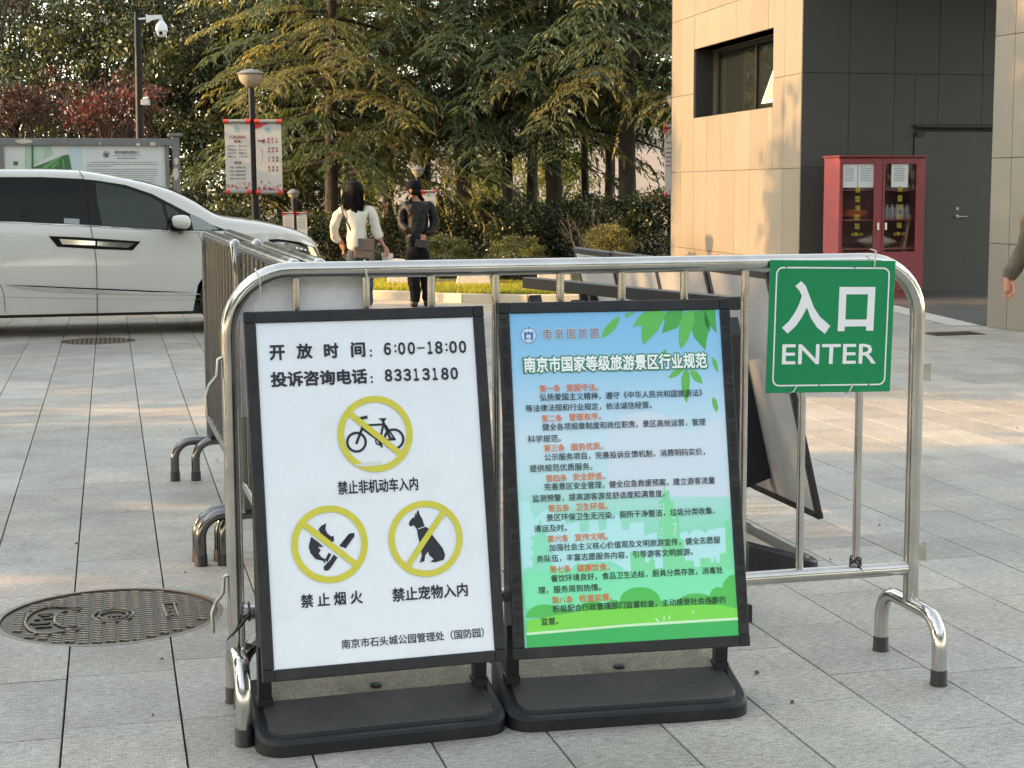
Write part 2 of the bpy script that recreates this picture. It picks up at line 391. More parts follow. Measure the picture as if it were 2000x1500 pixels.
for i, (v0, u0, l, dz) in enumerate(slabs):
    m_ = near_mh(v0, u0, l)
    if m_:
        # slab cut round the manhole: fine cells outside the circle, joined into one slab
        a, b, r = m_; mb = MB(); nx, ny = 14, max(4, int(l / .022))
        # polygon clipping by angular march: keep slab outline minus circle using cdt
        x0, x1, y0, y1 = v0 + .0028, v0 + TW - .0028, u0 + .0013, u0 + l - .0013
        ou = [Vector(p) for p in ((x0, y0), (x1, y0), (x1, y1), (x0, y1))]
        ci = [Vector((a + (r + .006) * math.cos(t), b + (r + .006) * math.sin(t))) for t in [2 * PI * k / 64 for k in range(64)]]
        res = delaunay_2d_cdt(ou + ci, [], [list(range(4)), list(range(4, 68))], 0, 1e-6)
        vs = res[0]; keep = []
        for f in res[2]:
            cx_, cy_ = sum(vs[k].x for k in f) / len(f), sum(vs[k].y for k in f) / len(f)
            if x0 < cx_ < x1 and y0 < cy_ < y1 and math.hypot(cx_ - a, cy_ - b) > r + .0035: keep.append(tuple(f))
        if not keep: continue
        n = len(vs)
        mb.add([(p.x, p.y, dz) for p in vs], keep)
        mb.build('slab', granite, pav); continue
    if i in single:
        o = link('slab', slab_mesh(l), pav); o.location = (v0 + TW / 2, u0 + l / 2, dz)
    else:
        w = TW - .0056; rest.box((v0 + TW / 2, u0 + l / 2, dz - .015), (w, l - .0026, .03))
rest.build('outer_slabs', granite, pav, kind='stuff')

# ---- far edge of the forecourt: sunlit walk, kerb, grass
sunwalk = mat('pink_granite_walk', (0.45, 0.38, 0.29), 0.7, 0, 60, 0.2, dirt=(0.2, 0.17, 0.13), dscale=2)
wk = MB()
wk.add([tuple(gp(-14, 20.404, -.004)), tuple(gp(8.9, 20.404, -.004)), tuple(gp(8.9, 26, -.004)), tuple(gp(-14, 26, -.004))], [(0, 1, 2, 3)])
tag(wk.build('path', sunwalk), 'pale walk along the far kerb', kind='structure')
kerbp = [(-500, 578), (-200, 579), (150, 580), (420, 581), (560, 582), (640, 583), (721, 583.5), (801, 585.6), (838.6, 587.7), (895, 591), (948, 592.5), (1010, 593), (1074, 593), (1150, 593), (1230, 592), (1310, 590)]
KP = [G(*p) for p in kerbp]
kstone = mat('kerb_granite', (0.52, 0.46, 0.36), 0.7, 0, 70, 0.15, island=.08, dirt=(0.25, 0.2, 0.14), dscale=3)
kerb = thing('kerb', tuple(KP[6]), 'long low granite kerb between the walk and the grass', 'kerb')
def resample(P, step):
    out = [P[0].copy()]; acc = 0
    for i in range(len(P) - 1):
        a, b = P[i], P[i + 1]; d = (b - a).length; t = step - acc
        while t < d: out.append(a.lerp(b, t / d)); t += step
        acc = (acc + d) % step
    out.append(P[-1]); return out
kq = resample(KP, .9)
for i in range(len(kq) - 1):
    a, b = kq[i], kq[i + 1]; d = b - a; L_ = d.length
    if L_ < .1: continue
    e = d / L_; n = Vector((-e.y, e.x, 0))
    mb = MB(); mb.obox(a + e * .006 + Vector((0, 0, -.03)), e * (L_ - .012), n * .13, Z * .145)
    mb.build('kerb_stone', kstone, kerb, world=True, bevel=.012)
# grass: soil mound + blades
def kerb_offset(i, d): 
    a = kq[max(i - 1, 0)]; b = kq[min(i + 1, len(kq) - 1)]; e = (b - a).normalized(); return kq[i] + Vector((-e.y, e.x, 0)) * d
lawn = MB(); n_ = len(kq); rows_ = [(.13, .095), (.6, .12), (2.0, .14), (5, .1), (40, .05)]
for (d, h) in rows_:
    for i in range(n_): lawn.v.append(tuple(kerb_offset(i, d) * 1.0 + Z * h) if d < 10 else tuple(kq[i] + Vector((0, d, h))))
for r_ in range(len(rows_) - 1):
    for i in range(n_ - 1): lawn.f.append((r_ * n_ + i, r_ * n_ + i + 1, (r_ + 1) * n_ + i + 1, (r_ + 1) * n_ + i))
lawn.m = [0] * len(lawn.f)
tag(lawn.build('lawn', mat('lawn_soil', (0.06, 0.06, 0.02), 0.95, 0, 12, 0.3)), 'grassy verge behind the kerb', kind='structure')
grassm = mat('grass_blades', (0.27, 0.28, 0.035), 0.6, 0, transl=0.45, tcol=(0.50, 0.48, 0.05), island=.35)
NG = 42000
idx = RNG.integers(3, n_ - 2, NG); dd = .14 + RNG.random(NG) ** 1.3 * 2.1
kk = np.array([[*p] for p in kq]); dirs = np.gradient(kk, axis=0); dirs /= np.linalg.norm(dirs, axis=1)[:, None]
nor = np.stack([-dirs[:, 1], dirs[:, 0], 0 * dirs[:, 0]], 1)
base = kk[idx] + dirs[idx] * (RNG.random(NG)[:, None] - .5) * .95 + nor[idx] * dd[:, None]; base[:, 2] = .10
th = RNG.random(NG) * 2 * PI; w = .007 + .006 * RNG.random(NG); hh = .04 + .05 * RNG.random(NG)
side = np.stack([np.cos(th), np.sin(th), 0 * th], 1) * w[:, None]
tip = base + np.stack([RNG.normal(0, .02, NG), RNG.normal(0, .02, NG), hh], 1)
vv = np.stack([base - side, base + side, tip], 1).reshape(-1, 3)
tag(fast('grass', vv, np.arange(NG * 3).reshape(-1, 3), grassm, kind='stuff'), 'short sunlit grass behind the kerb', 'grass')

# ---- manhole covers
iron = mat('rusty_cast_iron', (0.050, 0.036, 0.025), 0.5, 0.35, 40, 0.35, bump=0.3, bscale=150, dirt=(0.12, 0.075, 0.045), dscale=6, damt=0.5)
ironlight = mat('worn_iron_edges', (0.15, 0.125, 0.095), 0.4, 0.5, 60, 0.3, dirt=(0.12, 0.08, 0.05), dscale=9, damt=0.5)
def manhole(v, u, r, label, detail=True):
    t = thing('manhole_cover', tuple(gp(v, u, 0)), label, 'manhole cover', ROTG, 'manhole covers in the paving')
    mb = MB(); mb.lathe([(r + .006, -.03), (r + .006, .001), (r - .012, .001), (r - .012, -.012)], (0, 0, 0), 72); mb.build('rim', ironlight, t, smooth=40)
    mb = MB(); mb.lathe([(r - .016, -.03), (r - .016, -.006), (0.0001, -.006)], (0, 0, 0), 72); mb.build('lid', iron, t, smooth=40)
    mb = MB(); w = .031; pitch = .0445; kc = int(r / pitch) + 1; st = .030 if detail else .04
    for k in range(-kc, kc + 1):
        x = k * pitch; j = -int(r / st)
        while j * st < r:
            y = j * st; j += 1
            n = 6 if detail else 2; pts = [(x - w / 2 + w * q / n, y + .0055 * math.sin(2 * PI * q / n)) for q in range(n + 1)]
            if max(math.hypot(*p) for p in pts) > r - .03: continue
            if detail and inside_marks(x, y): continue
            hw = .0080; a = [Vector((p[0], p[1] - hw, -.0058)) for p in pts] + [Vector((p[0], p[1] + hw, -.0058)) for p in pts]
            b = [p + Vector((0, 0.0012 * (1 if i < n + 1 else -1), .0058)) for i, p in enumerate(a)]; m = n + 1; fs = []
            for q in range(n): fs += [(2 * m + q, 2 * m + q + 1, 3 * m + q + 1, 3 * m + q), (q, q + 1, 2 * m + q + 1, 2 * m + q), (3 * m + q, 3 * m + q + 1, m + q + 1, m + q)]
            fs += [(0, 2 * m, 3 * m, m), (n, m + n, 3 * m + n, 2 * m + n)]
            mb.add(a + b, fs)
    mb.build('wavy_ribs', ironlight, t, smooth=30, kind='stuff')
    if detail:
        mb = MB(); c1 = (-.205, -.005)
        cres = [(c1[0] + .085 * math.cos(a), c1[1] + .185 * math.sin(a)) for a in [rad(70 + 220 * i / 18) for i in range(19)]]
        inn = [(c1[0] + .075 + .06 * math.cos(a), c1[1] + .12 * math.sin(a)) for a in [rad(290 - 220 * i / 18) for i in range(19)]]
        loop = cres + [(c1[0] + .11, -.15)] + inn + [(c1[0] + .11, .14)]
        mb.tube([(p[0], p[1], -.001) for p in loop + loop[:1]], .0045, 6)
        for (rx, ry) in ((.07, .085), (.05, .058)): mb.tube([(.01 + rx * math.cos(a), ry * math.sin(a), -.001) for a in [2 * PI * i / 24 for i in range(25)]], .004, 6)
        mb.tube([(.195, -.075, 0), (.235, -.08, 0), (.225, .105, 0), (.185, .10, 0), (.195, -.075, 0)], .004, 6)
        mb.build('emblem_rings', ironlight, t, smooth=40)
        mb = MB()
        for (x, y, ww, hh_) in ((-.225, .085, .05, .012), (-.225, .06, .03, .010), (-.25, .02, .02, .02), (-.215, .02, .035, .008), (-.24, -.035, .07, .009), (-.235, -.05, .05, .008), (-.225, -.09, .055, .014),
                                (-.005, .0, .008, .03), (.012, .0, .012, .03), (.03, .0, .012, .03), (.21, .06, .012, .03), (.208, .015, .012, .03), (.213, -.035, .014, .03)):
            mb = MB(); mb.box((x, y, -.003), (ww, hh_, .006)); mb.build('worn_mark', iron, t, smooth=30)
    return t
def inside_marks(x, y):
    if ((x + .205) / .10) ** 2 + ((y + .005) / .185) ** 2 < 1 and not ((x + .125) / .065) ** 2 + (y / .11) ** 2 < 1: return True
    if ((x - .01) / .072) ** 2 + (y / .09) ** 2 < 1: return True
    return .18 < x < .24 and -.09 < y < .115
manhole(*MH[0], 'large round rusty iron manhole cover with wavy ribs left of the barrier')
manhole(*MH[1], 'small distant round manhole cover in front of the white van', False)
# rectangular dark drain near the pier
gc = G(1862, 652); t = thing('drain_grate', tuple(gc), 'dark rectangular drain grate in the paving near the stone pier', 'drain', ROTG)
mb = MB(); mb.box((0, 0, .001), (.56, .34, .008)); mb.build('frame', iron, t, bevel=.002)
mb = MB()
for i in range(13): mb.box((-.24 + .04 * i, 0, .007), (.016, .29, .006))
mb.build('bars', iron, t)

# ================================================================== BUILDING
stone = mat('beige_granite_cladding', (0.172, 0.152, 0.122), 0.65, 0, 60, 0.13, island=0.09, bump=0.1, bscale=240, dist=0.002, dirt=(0.130, 0.118, 0.098), dscale=.8, damt=0.5)
dkstone = mat('grey_granite_cladding', (0.044, 0.0425, 0.038), 0.6, 0, 160, 0.14, island=0.05, bump=0.1, bscale=240, dist=0.002, dirt=(0.034, 0.033, 0.029), dscale=.8, damt=0.5)  # porch shade put into the granite colour, far darker than the sunlit cladding
joint = mat('dark_joint', (0.045, 0.042, 0.037), 0.9)
C0 = onplane(1564, 500, gp(0, G(1860, 570).dot(U)), U); C0.z = 0
WU = G(1860, 570).dot(U)
bl = thing('stone_building', tuple(C0), 'granite clad building with a dark recessed entrance porch behind the sign', 'building')
def rect_minus(r, h):
    x0, x1, y0, y1 = r; a0, a1, b0, b1 = h
    if a0 >= x1 or a1 <= x0 or b0 >= y1 or b1 <= y0: return [r]
    out = []
    if a0 > x0: out.append((x0, a0, y0, y1)); x0 = a0
    if a1 < x1: out.append((a1, x1, y0, y1)); x1 = a1
    if b0 > y0: out.append((x0, x1, y0, b0))
    if b1 < y1: out.append((x0, x1, b1, y1))
    return [q for q in out if q[1] - q[0] > .02 and q[3] - q[2] > .02]
def clad(o, ex, nrm, cols, rows, holes, m, name='cladding_panel', gap=.007, th=.03):
    for i in range(len(cols) - 1):
        for j in range(len(rows) - 1):
            rs = [(cols[i], cols[i + 1], rows[j], rows[j + 1])]
            for h in holes: rs = [q for r in rs for q in rect_minus(r, h)]
            for (x0, x1, y0, y1) in rs:
                mb = MB(); mb.obox(o + ex * (x0 + gap / 2) + Z * (y0 + gap / 2) - nrm * th, ex * (x1 - x0 - gap), nrm * (th + rnd.uniform(0, .0015)), Z * (y1 - y0 - gap))
                mb.build(name, m, bl, world=True)
ZR = [0, .46, 1.745, 3.03, 4.3, 5.6, 6.9]
# left (sunlit) wall
WAZ = rad(-11); EW = Vector((math.sin(WAZ), math.cos(WAZ), 0)); NW = Vector((-EW.y, EW.x, 0))
def onwall(px, py): 
    p = onplane(px, py, C0, NW) - C0; return p.dot(EW), p.z
tw = [onwall(1564, 500)[0], onwall(1528, 400)[0], onwall(1496, 400)[0], onwall(1463.6, 400)[0], onwall(1433.7, 400)[0], onwall(1406, 400)[0], onwall(1379, 400)[0], onwall(1354.5, 400)[0], onwall(1329, 400)[0], onwall(1311, 400)[0]]
w0, w1 = onwall(1510, 130)[0], onwall(1355, 130)[0]; zb = (onwall(1510, 207)[1] + onwall(1354, 232)[1]) / 2; zt = (onwall(1510, 55)[1] + onwall(1355, 96.5)[1]) / 2
TE = tw[-1]
clad(C0, EW, NW, tw, ZR, [(w0, w1, zb, zt)], stone)
mb = MB()   # core behind the cladding, with the window opening
for (x0, x1, y0, y1) in rect_minus((0.06, TE, 0, 6.9), (w0, w1, zb, zt)):
    mb.obox(C0 + EW * x0 + Z * y0 - NW * .34, EW * (x1 - x0), NW * .303, Z * (y1 - y0))
mb.obox(C0 + EW * TE - NW * 6, EW * .03, NW * 6, Z * 6.9)
mb.build('wall_core', joint, bl, world=True)
# window: recess lining, frame, glass, open sash
RD = .46
win = MB()
jm = mat('recess_lining', (0.16, 0.155, 0.15), 0.6, 0, 120, 0.1)
win.obox(C0 + EW * w1 + Z * zb - NW * RD, EW * .02, NW * (RD - .002), Z * (zt - zb)); win.obox(C0 + EW * (w0 - .02) + Z * zb - NW * RD, EW * .02, NW * (RD - .032), Z * (zt - zb))
win.obox(C0 + EW * w0 + Z * zt - NW * RD, EW * (w1 - w0), NW * (RD - .032), Z * .02); win.obox(C0 + EW * w0 + Z * (zb - .02) - NW * RD, EW * (w1 - w0), NW * (RD - .032), Z * .02)
wob = win.build('window', stone, bl, world=True)
wf = MB(); fr = mat('dark_window_frame', (0.025, 0.025, 0.026), 0.35, 0.3, 30, 0.1)
q0 = C0 - NW * RD; ww_ = w1 - w0; wh = zt - zb
for (a, b, c_, d_) in ((0, .06, 0, wh), (ww_ - .06, .06, 0, wh), (0, ww_, 0, .06), (0, ww_, wh - .06, .06), (ww_ * .5 - .03, .06, 0, wh)):
    if b == .06 and d_ == wh: wf.obox(q0 + EW * (w0 + a) + Z * zb, EW * b, NW * .05, Z * wh)
    else: wf.obox(q0 + EW * w0 + Z * (zb + c_), EW * ww_, NW * .048, Z * d_)
wf.build('frame', fr, wob, world=True)
glassd = mat('dark_window_glass', (0.012, 0.016, 0.015), 0.03, 0, spec=0.9)
wg = MB(); wg.obox(q0 + EW * w0 + Z * zb - NW * .02, EW * ww_, NW * .03, Z * wh); wg.build('pane', glassd, wob, world=True)
# open awning sash: hinged at the top, bottom swung out
s0, s1 = w0 + .06, w0 + ww_ * .25; zt2 = zt - wh * .34; zb2 = zb + .05; hl = zt2 - zb2; ta = rad(20)
sx = EW * (s1 - s0); sup = (Z * math.cos(ta) - NW * math.sin(ta)); snn = EW.cross(sup)
so = q0 + NW * .06 + EW * s0 + Z * zt2 - sup * hl
sash = MB(); fw = .05
bright = mat('pale_sash_frame', (0.62, 0.61, 0.56), 0.35, 0, 20, 0.05)  # sun glare on the open sash put into its pale frame colour
for (a0, a1, b0, b1) in ((0, 1, 0, fw / hl), (0, 1, 1 - fw / hl, 1), (0, fw / (s1 - s0), 0, 1), (1 - fw / (s1 - s0), 1, 0, 1)):
    sash.obox(so + sx * a0 + sup * hl * b0, sx * (a1 - a0), snn * .04, sup * hl * (b1 - b0))
so_ = sash.build('open_sash', bright, bl, world=True)
mb = MB(); mb.obox(so + sx * .02 + sup * hl * .02 + snn * .012, sx * .96, snn * .012, sup * hl * .96); mb.build('pane', mat('sash_glass', (0.35, 0.38, 0.36), 0.06, 0.0, spec=1.0, coat=1), so_, world=True)  # pale glass colour stands in for the bright sky reflection
# dark recessed front wall
cx = [onplane(x, 300, U * WU, U).dot(V) - C0.dot(V) for x in (1564, 1656, 1744, 1829.7, 1915)]; cx += [cx[-1] + .62 * k for k in (1, 2, 3, 4)]
def onfront(px, py): p = onplane(px, py, C0, U) - C0; return p.dot(V), p.z
d0, dz1 = onfront(1785, 243); d1, _ = onfront(1934, 400)
clad(C0, V, -U, cx, ZR[:5], [(d0, d1 + .25, 0, dz1)], dkstone)
mb = MB(); mb.obox(C0 + U * .037 + V * .05, V * (cx[-1] - .05), U * .3, Z * 6.9); mb.build('wall_core', joint, bl, world=True)
# door
dm = mat('grey_steel_door', (0.045, 0.045, 0.042), 0.45, 0.1, 8, 0.05)
mb = MB(); mb.obox(C0 + V * (d0 + .012) - U * .012, V * (d1 + .22 - d0), U * .04, Z * (dz1 - .1)); dob = mb.build('door', dm, bl, world=True, bevel=.003)
mb = MB(); mb.obox(C0 + V * d0 - U * .045 + Z * (dz1 - .04), V * (d1 - d0 + .25), U * .045, Z * .04); mb.obox(C0 + V * (d0 + .02) - U * .05 + Z * (dz1 - .16), V * .12, U * .04, Z * .05)
mb.build('door_closer_rail', fr, bl, world=True)
ha, hz = onfront(1868, 423); mb = MB(); p = C0 + V * ha + Z * hz - U * .014
mb.lathe([(.028, 0), (.028, .012), (.012, .014), (.012, .05), (0.0001, .05)], p, 16, Matrix.Rotation(PI / 2, 3, 'X').to_4x4() @ Matrix.Identity(4)); mb.tube([p - U * .05, p - U * .05 + V * .13], .01, 8)
mb.lathe([(.024, 0), (.024, .012), (0.0001, .014)], p + Z * .11, 16, Matrix.Rotation(PI / 2, 4, 'X')); mb.build('handle', steel_dull, dob, world=True, smooth=40)
# porch floor, pier, canopy
P0 = G(1927, 639); PAZ = rad(162); EP = Vector((math.sin(PAZ), math.cos(PAZ), 0)); NP = Vector((EP.y, -EP.x, 0))
if NP.x > 0: NP = -NP
porchm = mat('dark_porch_stone', (0.085, 0.083, 0.080), 0.5, 0, 60, 0.15, dirt=(0.13, 0.12, 0.10), dscale=2)
pq = G(1800, 609)
pf = MB(); A_ = P0 + (pq - P0) * 1.0; dirp = (pq - P0).normalized()
pA = P0 + dirp * .15; pB = P0 + dirp * 12
kk_ = (WU - .05 - pA.dot(U)) / dirp.dot(U); pB = pA + dirp * kk_
pf.prism([(0, 0), (1, 0)], pA, V, U, Z * 0) if False else None
fv = [pA, pA + V * 5, pA + V * 5 + U * (WU - .05 - pA.dot(U)), pB]
pf.add([tuple(p + Z * .006) for p in fv], [(0, 1, 2, 3)]); pf.build('porch_floor', porchm, bl, world=True)
pale = mat('pale_border_stone', (0.43, 0.41, 0.37), 0.7, 0, 80, 0.12, dirt=(0.3, 0.28, 0.25), dscale=2)
pe = MB(); NPp = Vector((-dirp.y, dirp.x, 0)) * -1
if NPp.x > 0: NPp = -NPp
pe.add([tuple(p + Z * .005) for p in (pA, pB, pB + NPp * .33, pA + NPp * .33)], [(3, 2, 1, 0)]); pe.build('border_strip', pale, bl, world=True)
pr = [0, .985, 2.27, 2.5, 3.83, 5.1]
pz = [0, onplane(1930, 309, P0, NP).z * .5, onplane(1933, 309, P0, NP).z, onplane(1940.6, 72, P0, NP).z, 4.9, 6.2]
pt1 = (onplane(1973, 400, P0, NP) - P0).dot(EP)
clad(P0, EP, NP, [0, pt1, pt1 + .62, pt1 + 1.24, pt1 + 1.86, pt1 + 2.48], pz, [], stone)
mb = MB(); mb.obox(P0 - NP * .035, EP * (pt1 + 2.47), -NP * 1.2, Z * 6.2); mb.build('pier_core', joint, bl, world=True)
clad(P0 - NP * .036, -NP, -EP, [0, .6, 1.2], pz, [], dkstone, th=.028)
mb = MB(); a_ = P0 - NP * .04; b_2 = C0 + U * .0
cz = 4.75
mb.add([tuple(p) for p in [C0 + Z * cz + V * .0, C0 + V * 6 + Z * cz, P0 + V * 5 + Z * cz, P0 + EP * 1.2 + Z * cz + V * .05, C0 + Z * 6.9, C0 + V * 6 + Z * 6.9, P0 + V * 5 + Z * 6.9, P0 + EP * 1.2 + V * .05 + Z * 6.9]],
       [(0, 1, 2, 3), (7, 6, 5, 4), (0, 3, 7, 4), (3, 2, 6, 7), (2, 1, 5, 6)]); mb.build('canopy', dkstone, bl, world=True)

# ---- red fire cabinet standing in the porch
CU = G(1700, 583).dot(U)
def oncab(px, py): p = onplane(px, py, U * CU, U); return p.dot(V), p.z
cv0, cv1 = oncab(1636, 450)[0], oncab(1803, 450)[0]; ch = oncab(1720, 307)[1]; CD = .45
red = mat('red_cabinet_paint', (0.20, 0.024, 0.033), 0.45, 0, 8, 0.08, coat=.1, dirt=(0.16, 0.02, 0.03), dscale=5, damt=.3)
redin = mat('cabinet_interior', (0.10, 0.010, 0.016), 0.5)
cab = thing('fire_cabinet', tuple(gp((cv0 + cv1) / 2, CU, 0)), 'tall red metal cabinet with glass doors and yellow lettering in the porch', 'cabinet', ROTG)
cw = cv1 - cv0; hx = cw / 2
mb = MB()
for (c, d) in (((-hx + .01, CD / 2, ch / 2), (.02, CD, ch)), ((hx - .01, CD / 2, ch / 2), (.02, CD, ch)), ((0, CD - .01, ch / 2), (cw - .04, .02, ch)), ((0, CD / 2, ch - .012), (cw - .04, CD - .02, .024)), ((0, CD / 2, .05), (cw - .04, CD - .02, .1))): mb.box(c, d)
mb.build('carcass', red, cab, bevel=.003)
mb = MB(); mb.box((0, CD / 2 - .02, ch + .012), (cw + .05, CD + .06, .02)); mb.build('top_cap', red, cab, bevel=.004)
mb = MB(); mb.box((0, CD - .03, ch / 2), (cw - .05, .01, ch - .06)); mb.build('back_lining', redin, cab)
def cz_(py): return oncab(1720, py)[1]
for py in (363, 422, 478.6): 
    mb = MB(); mb.box((0, CD / 2, cz_(py) - .05), (cw - .05, CD - .08, .022)); mb.build('shelf', red, cab)
cglass = mat('cabinet_glass', (0.9, 0.95, 0.95), 0.02, 0, trans=1.0, alpha=0.22, spec=.8)
ylt = mat('yellow_lettering', (0.40, 0.30, 0.02), 0.5)
papr = mat('white_paper', (0.55, 0.56, 0.56), 0.7); ptxt = mat('grey_print', (0.22, 0.22, 0.23), 0.7)
CABP = Panel(gp(cv0, CU, 0), V, Z)
for s_, (x0, x1, gx0, gx1) in enumerate(((cv0, (cv0 + cv1) / 2 - .001, oncab(1644, 400)[0], oncab(1705, 400)[0]), ((cv0 + cv1) / 2 + .001, cv1, oncab(1726, 400)[0], oncab(1787, 400)[0]))):
    xc = (cv0 + cv1) / 2; a, b, c_, d_ = x0 - xc, x1 - xc, gx0 - xc, gx1 - xc; gz0, gz1 = .62, cz_(320)
    mb = MB(); y = -.012
    for (l_, r_, lo, hi) in ((a + .004, c_, .1, ch - .02), (d_, b - .004, .1, ch - .02), (c_, d_, gz1, ch - .02), (c_, d_, .1, gz0)): mb.box(((l_ + r_) / 2, y, (lo + hi) / 2), (r_ - l_, .024, hi - lo))
    dr = mb.build('door', red, cab)
    mb = MB(); mb.box(((c_ + d_) / 2, 0, (gz0 + gz1) / 2), (d_ - c_ + .01, .004, gz1 - gz0 + .01)); mb.build('pane', cglass, dr)
    hxp = (b - .055) if s_ == 0 else (a + .055); mb = MB(); mb.box((hxp, -.03, cz_(442)), (.032, .012, .1)); mb.build('handle', mat('chrome_handle', (.6, .6, .6), .25, 1), dr, bevel=.003)
    cxp = oncab(1674.5 if s_ == 0 else 1757, 400)[0]
    for i, chh in enumerate('微型消防站'):
        py = (371, 389, 407, 424.5, 442)[i] - (0 if s_ == 0 else 1)
        text('lettering', chh, cab, gp(cxp - .037, CU - .0, oncab(1700, py + 5.2)[1]), V, Z, .074, .078, ylt, .012, lift=.006)
    text('lettering', '火警119', cab, gp(cxp - .085, CU, oncab(1700, 461)[1]), V, Z, .17, .05, ylt, .006, lift=.006)
for (x0, x1) in ((1644.5, 1673.5), (1674.5, 1705.5), (1739.5, 1772)):
    a, b = oncab(x0, 400)[0], oncab(x1, 400)[0]; z0, z1 = cz_(366), cz_(320.5)
    mb = MB(); mb.obox(gp(a, CU - .004, z0), V * (b - a), U * .002, Z * (z1 - z0)); sh = mb.build('notice_sheet', papr, cab, world=True)
    mb = MB(); nn = 9
    for i in range(nn):
        l_ = (b - a) * (.72 if i else .45) * rnd.uniform(.8, 1); mb.add([tuple(gp(a + (b - a) * .15 + q * l_, CU - .0052, z1 - (z1 - z0) * (.13 + .075 * i) + e)) for q, e in ((0, 0), (1, 0), (1, .008), (0, .008))], [(0, 1, 2, 3)])
    mb.build('print_lines', ptxt, cab, world=True)
# things on the shelves (each lies loose)
def shelfthing(name, label, cat, px, py, build):
    v, z = oncab(px, py); return v, z
def softblob(name, label, cat, v, z, sx, sy, sz, m, seed, u=None):
    t = MB(); r = random.Random(seed); n, k = 14, 8; base = gp(v, (u or CU + .2), z)
    for i in range(k + 1):
        th_ = PI * i / k
        for j in range(n):
            a = 2 * PI * j / n; q = 1 + .22 * math.sin(3 * a + i + seed) + r.uniform(-.08, .08)
            t.v.append((math.cos(a) * math.sin(th_) * sx * q, math.sin(a) * math.sin(th_) * sy, sz * (1 - math.cos(th_)) / 2 * (1 + .15 * math.sin(2 * a + seed))))
    for i in range(k):
        for j in range(n): a, b = i * n + j, i * n + (j + 1) % n; t.f.append((a, b, b + n, a + n)[::-1])
    t.m = [0] * len(t.f); o = t.build(name, m, smooth=60); o.location = base; o.rotation_euler = (0, 0, ROTG); return tag(o, label, cat)
softblob('folded_vest', 'orange folded cloth on the middle shelf of the red cabinet', 'vest', oncab(1680, 420)[0], cz_(422) - .035, .19, .12, .11, mat('orange_cloth', (.42, .09, .02), .8), 2)
softblob('cloth_bag', 'crumpled off white bag on the lower shelf of the red cabinet', 'bag', oncab(1722, 470)[0], cz_(478.6) - .035, .25, .13, .16, mat('off_white_cloth', (.42, .38, .30), .85, 0, 20, .2), 5)
softblob('small_towel', 'pale folded cloth on the top shelf behind the right glass door', 'towel', oncab(1779, 370)[0], cz_(375), .09, .1, .12, mat('grey_cloth', (.3, .32, .33), .85), 8)
mbk = MB(); a = oncab(1776, 420); b = oncab(1756, 505); mbk.tube([gp(a[0] + .06, CU + .1, a[1]), gp(b[0], CU + .06, .12)], .016, 8)
tag(mbk.build('wooden_shaft', mat('pale_wood', (.36, .26, .14), .6), smooth=40), 'pale wooden tool shaft leaning inside the red cabinet', 'tool')
btm = mat('clear_bottle', (.45, .45, .47), .15, 0, alpha=.75)
for i in range(5):
    v = oncab(1741 + i * 10, 410)[0]; mb = MB(); mb.lathe([(.028, 0), (.03, .02), (.03, .13), (.012, .17), (.012, .19), (0.0001, .19)], (0, 0, 0), 12)
    o = mb.build('bottle', btm, smooth=40); o.location = gp(v, CU + .14, cz_(422) - .038)
    tag(o, 'clear bottle in the row on the middle shelf behind the right glass door', 'bottle', 'bottles lined up on the cabinet shelf')

# ================================================================== BARRIERS
BH = 1.275
def barrier(name, L, label, nb, group, hooks=(), brackets=True, m=steel, corner=.17, dull=None):
    t = thing(name, (0, 0, 0), label, 'barrier', 0, group); r = .0235; X, Y = Vector((1, 0, 0)), Vector((0, 1, 0)); H = BH
    pts = [Vector((0, 0, .2))] + [Vector((0, 0, z)) for z in (.5, .8)] + arc((corner, 0, H - corner), corner, PI, PI / 2, X, Z, 10) + [Vector((L * q, 0, H)) for q in (.25, .5, .75)] + arc((L - corner, 0, H - corner), corner, PI / 2, 0, X, Z, 10) + [Vector((L, 0, z)) for z in (.8, .5, .2)]
    mb = MB(); mb.tube(pts, r, 20); mb.build('outer_tube', m, t, smooth=50)
    mb = MB(); mb.tube([(r * .8, 0, .318), (L * .5, 0, .318), (L - r * .8, 0, .318)], .0215, 16); mb.build('bottom_rail', m, t, smooth=50)
    me = None
    for i in range(nb):
        x = L * (i + 1) / (nb + 1) + rnd.uniform(-.003, .003)
        if me is None:
            mb = MB(); mb.tube([(0, 0, .335), (0, 0, .8), (0, 0, H - .018)], .0118, 10); o = mb.build('baluster', dull or m, t, smooth=50); me = o.data
        else: o = link('baluster', me, t)
        o.location = (x, 0, 0)
    for x in (0, L):
        pts = [Vector((0, -.19, .03))] + [Vector((0, -.19, .09))] + arc((0, -.10, .115), .09, PI, PI / 2, Y, Z, 6) + arc((0, .10, .115), .09, PI / 2, 0, Y, Z, 6) + [Vector((0, .19, .09)), Vector((0, .19, .03))]
        mb = MB(); mb.tube(pts, .0225, 16); f = mb.build('foot', m, t, smooth=50); f.location = (x, 0, 0)
        for s_ in (-1, 1):
            mb = MB(); mb.lathe([(.027, 0), (.0265, .006), (.0252, .008), (.0248, .046), (.0232, .048)], (0, .19 * s_, 0), 18); mb.build('rubber_cap', rubber, f, smooth=40)
    if brackets:
        for z in (.90, .335):
            mb = MB(); mb.box((L + .034, 0, z + .03), (.028, .003, .052)); mb.box((L + .048, .008, z + .03), (.003, .02, .056)); mb.build('hinge_bracket', steel_dull, t, bevel=.001)
    for z in hooks:
        mb = MB(); mb.tube([(-.02, -.004, z + .055), (-.032, -.006, z + .05), (-.036, -.01, z + .005), (-.058, -.014, z - .02), (-.068, -.016, z - .05), (-.066, -.018, z - .105)], .0055, 8); mb.build('latch_hook', steel_dull, t, smooth=50)
    return t
UB = 4.475; VL, VR = .307, 2.385
